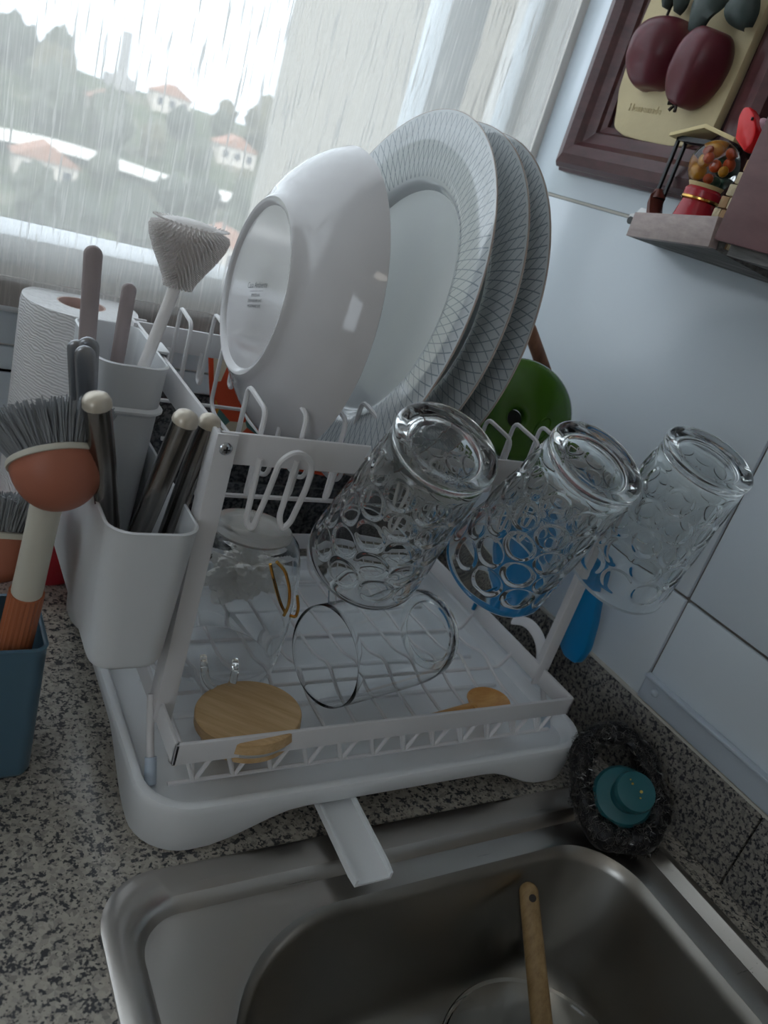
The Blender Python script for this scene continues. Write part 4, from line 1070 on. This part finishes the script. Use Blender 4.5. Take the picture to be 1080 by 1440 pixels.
# ------------------------------------------------------------ in the sink
sp = thing('wooden_cooking_spoon', 'worn wooden spoon handle leaning in the sink basin', 'spoon', at(757, 1440, Z=-.12))
tp = at(742, 1240, Z=-.030); bt = at(762, 1440, Z=-.105); bt2 = bt + (bt - tp).normalized() * .07
handle(bt2, tp, .0185, .0160, .0105, 'spoon_shaft', M_WOOD_S, sp)
mesh('burn_mark', xf(lathe([(0, .0004), (.0022, .0003), (.003, 0)], 16), Matrix.Translation(at(749, 1263, Z=-.0310) + (CAM_C - tp).normalized() * .0046) @ frame_rot((CAM_C - tp).normalized()).to_4x4()), M_STEM, sp)
gb = Vector((.4420, .190, -.1645))
gbo = thing('glass_bowl', 'round clear glass bowl lying in the bottom of the sink', 'bowl', gb)
mesh('bowl_glass', xf(lathe([(0, 0), (.045, 0), (.062, .010), (.074, .030), (.080, .050), (.0835, .0545), (.0825, .0562), (.0795, .0552), (.0765, .050), (.0705, .031), (.059, .0125), (.044, .0035), (0, .0035)], 72), Matrix.Translation(gb)), M_GLASS_T, gbo)
gl = Vector((.533, .195, -.158))
t = thing('plastic_cap', 'dark green plastic cap at the bottom right of the sink', 'cap', gl)
mesh('cap_body', xf(lathe([(0, .0), (.020, .0), (.022, .004), (.0225, .016), (.020, .020), (0, .021)], 40), Matrix.Translation(gl)), pm('dark_green_plastic', (.015, .06, .05), .4), t)
mesh('cap_ring', xf(lathe([(.0222, .004), (.0235, .006), (.0235, .009), (.0222, .011)], 40, closed=True), Matrix.Translation(gl)), pm('dark_green_ring', (.02, .075, .06), .35), t)

# ------------------------------------------------------------ framed apple relief on the right wall
FY0, FY1, FZ0, FZ1 = .505, .752, .5155, .86
FX = XR
pf = thing('apple_picture', 'framed plaster relief of two dark red apples hanging on the tiles', 'picture', (FX, (FY0 + FY1) / 2, FZ0))
mw = .050
def moulding(p0, p1, inward):
    """profile swept from p0 to p1 (outer corner points, mitred)"""
    p0 = Vector(p0); p1 = Vector(p1); t = (p1 - p0).normalized(); iw = Vector(inward)
    prof_ = [(0, 0), (0, .012), (.003, .016), (.003, .020), (.007, .026), (.016, .029), (.026, .026), (.031, .020), (.036, .018), (.042, .0165), (.044, .013), (mw, .011), (mw, .006), (.03, 0)]
    r0_ = [p0 + iw * u + t * u + Vector((-h, 0, 0)) for u, h in prof_]; r1_ = [p1 + iw * u - t * u + Vector((-h, 0, 0)) for u, h in prof_]
    return loft([r0_, r1_], True, True)
cr = [(FX, FY1, FZ0), (FX, FY0, FZ0), (FX, FY0, FZ1), (FX, FY1, FZ1)]
for i, iw in enumerate(((0, 0, 1), (0, 1, 0), (0, 0, -1), (0, -1, 0))):
    mesh('frame_rail', moulding(cr[i], cr[(i + 1) % 4], iw), M_FRAME_D, pf, ang=25)
mesh('backing', box(FX - .007, FX - .002, FY0 + .04, FY1 - .04, FZ0 + .04, FZ1 - .04), M_BACKING, pf)
XP = .617
def px(*pts): return [at(*p, X=XP) for p in pts]
ol = px((905, 20), (893, 50), (880, 90), (868, 130), (866, 150), (862, 178), (872, 190), (900, 198), (935, 204), (962, 206))
ol += [Vector((XP, .562, .573)), Vector((XP, .560, .62)), Vector((XP, .558, .70)), Vector((XP, .562, .79)), Vector((XP, .69, .79)), Vector((XP, .697, .73))]
P = fillet(ol + [ol[0]], .005, 3)[:-1]
P = [p + Vector((0, noise.noise(p * 60) * .0015, noise.noise(p * 60 + Vector((5, 5, 5))) * .0015)) for p in P]
mesh('plaster_plaque', bevelled(prism(P, (.012, 0, 0)), .0025, 2, 60), M_PLAQUE, pf)
ep = at(905, 158, X=XP - .0004)
mesh('embossed_word', text_vf('Homemade', .0095, Matrix.Translation(ep) @ Matrix(((0, 0, -1), (-1, 0, 0), (0, 1, 0))).to_4x4(), .0004), M_PLAQUE, pf, smooth=False)
def apple(c, R_, axis, lobed, name, L=1.0):
    n, m_ = 40, 24; rings = []
    for k in range(1, m_):
        a = PI * k / m_; z = -math.cos(a) * R_ * L; r = R_ * math.sin(a) ** .82
        r *= (1 + .10 * (z / (R_ * L)))
        z -= .18 * R_ * math.exp(-((r / (R_ * .35)) ** 2)) * (1 if z > 0 else -.8)
        rings.append([Vector((r * (1 + lobed * .035 * math.cos(5 * x) * (1 if z < 0 else .4)) * math.cos(x), r * (1 + lobed * .035 * math.cos(5 * x) * (1 if z < 0 else .4)) * math.sin(x), z)) for x in [2 * PI * j / n for j in range(n)]])
    Mx = Matrix.Translation(c) @ frame_rot(axis, (1, 0, 0)).to_4x4()
    return mesh(name, xf(loft(rings, True, True), Mx), M_APPLE, pf, ang=70)
ca_ = at(930, 80, X=XP - .004); apple(ca_, .0325, (0, .10, 1), 1, 'apple', 1.02)
cb_ = at(982, 98, X=XP - .013); axb = Vector((-.10, -.22, .95)); apple(cb_, .0255, axb, 1.2, 'apple', 1.36)
bs = cb_ - axb.normalized() * .0300 + Vector((-.006, 0, 0))
mesh('apple_calyx', join(*[tube([bs, bs + Vector((-.004 - .002 * math.cos(a), .0065 * math.sin(a), -.0035 + .005 * math.cos(a)))], .0017, 6) for a in [2 * PI * k / 5 for k in range(5)]]), M_STEM, pf)
def leaf(p0, p1, w, name='leaf', lift=.010):
    p0 = Vector(p0); p1 = Vector(p1); t = p1 - p0; s = t.cross(Vector((-1, 0, 0))).normalized(); V = []; F = []; n = 12
    for k in range(n + 1):
        f = k / n; ww = w * math.sin(PI * min(1, f * .92 + .04)) ** .7; c = p0 + t * f + Vector((-lift * math.sin(PI * f), 0, 0))
        for q in (-1, -.5, 0, .5, 1): V.append(c + s * (ww * q * (1 + .06 * math.sin(9 * f + q))) + Vector((.0045 * q * q - (.0012 if q == 0 else 0) + .0012 * math.sin(11 * f) * abs(q), 0, 0)))
    for k in range(n):
        for q in range(4): a = k * 5 + q; F.append([a, a + 1, a + 6, a + 5])
    nV = len(V); V2 = [v + Vector((.0030, 0, 0)) for v in V]; F2 = [[i + nV for i in f][::-1] for f in F]
    rim = []
    bnd = [k * 5 for k in range(n + 1)] + [n * 5 + q for q in range(1, 5)] + [k * 5 + 4 for k in range(n - 1, -1, -1)] + [3, 2, 1]
    rim = [[bnd[i], bnd[(i + 1) % len(bnd)], bnd[(i + 1) % len(bnd)] + nV, bnd[i] + nV] for i in range(len(bnd))]
    mesh(name, (V + V2, F + F2 + rim), M_LEAF, pf, ang=60)
XLf = XP - .018
leaf(at(1020, -15, X=XLf), at(968, 42, X=XLf - .003), .0150)
leaf(at(1050, -25, X=XLf), at(1046, 38, X=XLf), .0165)
leaf(at(985, -45, X=XLf), at(948, 16, X=XLf + .004), .0140)
leaf(at(960, -50, X=XLf), at(932, 10, X=XLf + .004), .0100)
mesh('apple_stem', tube([at(938, 22, X=XP - .006), at(943, 10, X=XP - .008), at(955, -10, X=XP - .008)], .0014, 8), M_STEM, pf)

# ------------------------------------------------------------ shelf end with trinkets, right wall
SHZ = .4765
ex0, ex1 = .545, XR - .001
sh = thing('wall_shelf', 'greyed wooden wall shelf holding small trinkets below the picture', 'shelf', (.60, .45, SHZ))
q = [at(880, 331, X=.572), at(996, 347, X=.540), at(1010, 304, X=.540), at(893, 298, X=.572)]
dirn = (q[1] - q[0]).normalized(); nrm = Vector((0, 0, 1)).cross(dirn).normalized()
if nrm.x < 0: nrm = -nrm
th = nrm * .008
mesh('front_board', hexa([q[0], q[1], q[1] + th, q[0] + th, q[3], q[2], q[2] + th, q[3] + th], .0006), M_SHELF, sh)
zb = min(q[0].z, q[1].z)
y_l = q[0].y + .004
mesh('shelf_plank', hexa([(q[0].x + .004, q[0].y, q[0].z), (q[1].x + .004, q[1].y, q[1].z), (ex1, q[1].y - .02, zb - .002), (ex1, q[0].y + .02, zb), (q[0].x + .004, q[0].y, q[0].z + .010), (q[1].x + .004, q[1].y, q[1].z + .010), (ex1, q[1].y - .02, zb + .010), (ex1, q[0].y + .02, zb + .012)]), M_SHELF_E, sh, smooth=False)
ZT = q[0].z + .011
# red-brown cabinet at the right picture edge
c0 = at(1003, 336, X=.536); c1 = at(1080, 357, X=.536)
cb = thing('wall_cabinet', 'red-brown wooden cabinet on the wall at the right picture edge', 'cabinet', (.585, c0.y - .15, c0.z))
ctop = at(1090, 168, X=.536)
mesh('cabinet_side', box(.536, .548, c0.y - .36, c0.y, c0.z, .95, .001), M_CAB, cb)
mesh('cabinet_bottom', box(.548, ex1, c0.y - .36, c0.y - .004, c0.z + .002, c0.z + .014), M_CAB, cb)
mesh('cabinet_back', box(ex1 - .006, ex1, c0.y - .36, c0.y - .004, c0.z + .014, .95), M_CAB, cb)
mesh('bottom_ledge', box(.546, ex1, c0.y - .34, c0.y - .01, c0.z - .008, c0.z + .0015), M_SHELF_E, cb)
# gumball machine
XG = .575
g0 = at(980, 292, X=.576); g0.z = ZT; sg = .0205
gm = thing('gumball_machine', 'toy gumball machine with red base and clear globe on the shelf', 'toy', g0)
GS = 1.0
mesh('red_base', xf(lathe([(0, 0), (.0195, 0), (.0195, .002), (.0140, .024), (.0155, .025), (.0155, .030), (.0130, .032), (0, .032)], 40), Matrix.Translation(g0) @ Matrix.Diagonal((1, 1, 1.3, 1))), M_REDM, gm)
mesh('gold_band', xf(lathe([(.0160, .0235), (.0173, .0243), (.0173, .0255), (.0160, .0262)], 40, closed=True), Matrix.Translation(g0) @ Matrix.Diagonal((.94, .94, 1.3, 1))), M_GOLD, gm)
gcx = g0 + Vector((0, 0, .0590)); R_ = .0205
mesh('globe', join(sphere(gcx, R_, u=40, v=24), sphere(gcx, R_ - .0012, u=40, v=24)), M_GLASS_T, gm)
mesh('yellow_floor', xf(lathe([(0, 0), (.0135, 0), (.0150, .003), (0, .0035)], 32), Matrix.Translation(g0 + Vector((0, 0, .0415)))), M_YELLOW, gm)
rnd = random.Random(3)
for k in range(16):
    a = rnd.random() * 2 * PI; rr_ = rnd.uniform(.002, .0125); z = rnd.uniform(.004, .024)
    mesh('candy', sphere(g0 + Vector((rr_ * math.cos(a), rr_ * math.sin(a), .045 + z)), .0036, u=10, v=7), (M_GLOBE_Y, M_GLOBE_O, M_GLOBE_G, M_GLOBE_Y, M_GLOBE_O)[k % 5], gm)
# brown saddle-like leather piece
s0_ = at(938, 296, X=.588); s0_.z = ZT
sd2 = thing('leather_saddle', 'small dark brown curved leather piece at the left end of the shelf', 'ornament', s0_)
V = []; F = []
for k in range(13):
    f = k / 12 * 2 - 1
    for j in range(7):
        g = j / 6 * 2 - 1
        V.append(s0_ + Vector((g * .009, -f * .0175, .009 + .0185 * f * f * (1.25 if f < 0 else .75) - .006 * g * g + .002)))
for k in range(12):
    for j in range(6): a = k * 7 + j; F.append([a, a + 1, a + 8, a + 7])
nV = len(V); V2 = [Vector((v.x, v.y, max(ZT, v.z - .0075))) for v in V]
bnd = [k * 7 for k in range(13)] + [12 * 7 + j for j in range(1, 7)] + [k * 7 + 6 for k in range(11, -1, -1)] + [5, 4, 3, 2, 1]
mesh('saddle_seat', (V + V2, F + [[i + nV for i in f][::-1] for f in F] + [[bnd[i], bnd[(i + 1) % len(bnd)], bnd[(i + 1) % len(bnd)] + nV, bnd[i] + nV] for i in range(len(bnd))]), M_BROWNP, sd2)
mesh('saddle_horn', tube([s0_ + Vector((0, .0165, .026)), s0_ + Vector((0, .0190, .034))], .004, 10, radii=[.0075, .0035]), M_BROWNP, sd2)
w0 = at(912, 290, X=.606); w0.z = ZT
wc = thing('toy_car', 'tiny white toy car half hidden behind the brown leather piece', 'toy', w0)
mesh('car_body', bevelled(prism([w0 + Vector((-.007, a, b)) for a, b in ((-.012, .003), (.013, .003), (.013, .009), (.006, .011), (.002, .017), (-.009, .017), (-.012, .011))], (.014, 0, 0)), .0012), M_WHITE, wc)
for a in (-.007, .008): mesh('wheel', xf(tube([(-.0085, 0, 0), (.0085, 0, 0)], .0035, 14), Matrix.Translation(w0 + Vector((0, a, .0035)))), M_BLACK, wc)
# black market-stall frame with a cream roof
XS = .590
k0 = at(945, 275, X=XS); k0.z = ZT
stl = thing('toy_stall', 'miniature black framed stall with a cream yellow roof', 'toy', k0)
ZB = .545
def post(a, b): return beam(at(*a, X=XS), at(*b, X=XS), .0032, .0032)
pl_, pr2_ = at(922, 272, X=XS), at(1000, 255, X=XS)
yl, yr = pl_.y, pr2_.y - .004
ztop = at(955, 190, X=XS).z
for y in (yl, yr):
    for x in (XS, XS + .010):
        mesh('post', box(x, x + .003, y - .0015, y + .0015, ZT, ztop, .0004), M_BLACK, stl)
mesh('top_frame', join(box(XS, XS + .013, yl - .0015, yl + .0015, ztop - .003, ztop), box(XS, XS + .013, yr - .0015, yr + .0015, ztop - .003, ztop), box(XS, XS + .003, yr, yl, ztop - .004, ztop), box(XS + .010, XS + .013, yr, yl, ztop - .004, ztop)), M_BLACK, stl)
mesh('stall_base', box(XS, XS + .013, yr, yl, ZT, ZT + .007, .0008), M_BLACK, stl)
ym = (yl + yr) / 2
mesh('stall_roof', bevelled(prism([(XS - .006, yl + .006, ztop), (XS - .006, ym, ztop + .011), (XS - .006, yr - .006, ztop + .004), (XS - .006, yr - .006, ztop + .0005), (XS - .006, ym, ztop + .0075), (XS - .006, yl + .006, ztop - .003)], (.022, 0, 0)), .0004), M_YELLOW, stl)
# silver camera-like charm
m0 = at(957, 276, X=XG - .002); m0.z = ZT
mc = thing('silver_padlock', 'small silver and black padlock-like charm beside the red gumball machine', 'ornament', m0 + Vector((.012, .002, 0)))
m0 = m0 + Vector((.014, .004, .0))
mesh('charm_body', bevelled(prism([m0 + Vector((-.004, a, b)) for a, b in ((-.008, 0), (.009, 0), (.008, .013), (.003, .020), (-.008, .020))], (.008, 0, 0)), .0012), M_SILVER, mc)
mesh('charm_window', box(m0.x - .0046, m0.x - .0038, m0.y - .004, m0.y + .004, m0.z + .006, m0.z + .014, .0003), M_BLACK, mc)
mesh('charm_ring', tube([m0 + Vector((0, -.002 + .007 * math.cos(a), .024 + .005 * math.sin(a))) for a in [2 * PI * k / 24 for k in range(24)]], .0012, 8, closed=True), M_BLACK, mc)
# ruined stone castle and red bird
XK = .556
b0 = at(1012, 290, X=XK); b0.z = ZT
ck = thing('stone_castle', 'miniature cream stone ruin with stepped broken wall beside the cabinet', 'ornament', b0)
ys = [(at(988, 280, X=XK).y), at(1003, 280, X=XK).y]
rnd = random.Random(11)
Y0_ = b0.y; 
row_h = .0095
for r_ in range(8):
    z = ZT + r_ * row_h
    left = Y0_ + .010 - r_ * .0028
    y = left; k = 0
    while y > Y0_ - .030:
        wd = rnd.uniform(.007, .0095)
        mesh('stone_block', box(XK - rnd.uniform(0, .0012), XK + .013, y - wd + .0005, y, z + .0002, z + row_h - .0005, .0009), M_STONE if (r_ + k) % 3 else M_STONE_D, ck)
        y -= wd; k += 1
rb_ = at(1046, 205, X=XK); rb_.z = ZT + 8 * row_h
rd = thing('red_bird', 'bright red plastic bird standing on top of the stone ruin', 'ornament', at(1043, 232, X=XK))
ol = [at(*p, X=XK) for p in ((1033, 195), (1038, 163), (1045, 150), (1053, 149), (1060, 160), (1063, 183), (1058, 200), (1046, 214))]
mesh('bird_body', bevelled(prism(fillet(ol + [ol[0]], .002, 2)[:-1], (.010, 0, 0)), .0018), M_BRIGHTRED, rd)
mesh('bird_eye', sphere(at(1058, 167, X=XK - .0004), .0012, u=10, v=8), M_BLACK, rd)
pk = thing('pink_trinket', 'small pale pink trinket behind the red bird', 'ornament', at(1070, 190, X=XK + .012))
mesh('trinket_body', sphere(at(1070, 180, X=XK + .012), .006, 1, 1, 1.2, 16, 10), M_PINK, pk)
mesh('trinket_stalk', tube([at(1070, 182, X=XK + .012), at(1066, 218, X=XK + .012)], .0022, 8), M_PINK, pk)
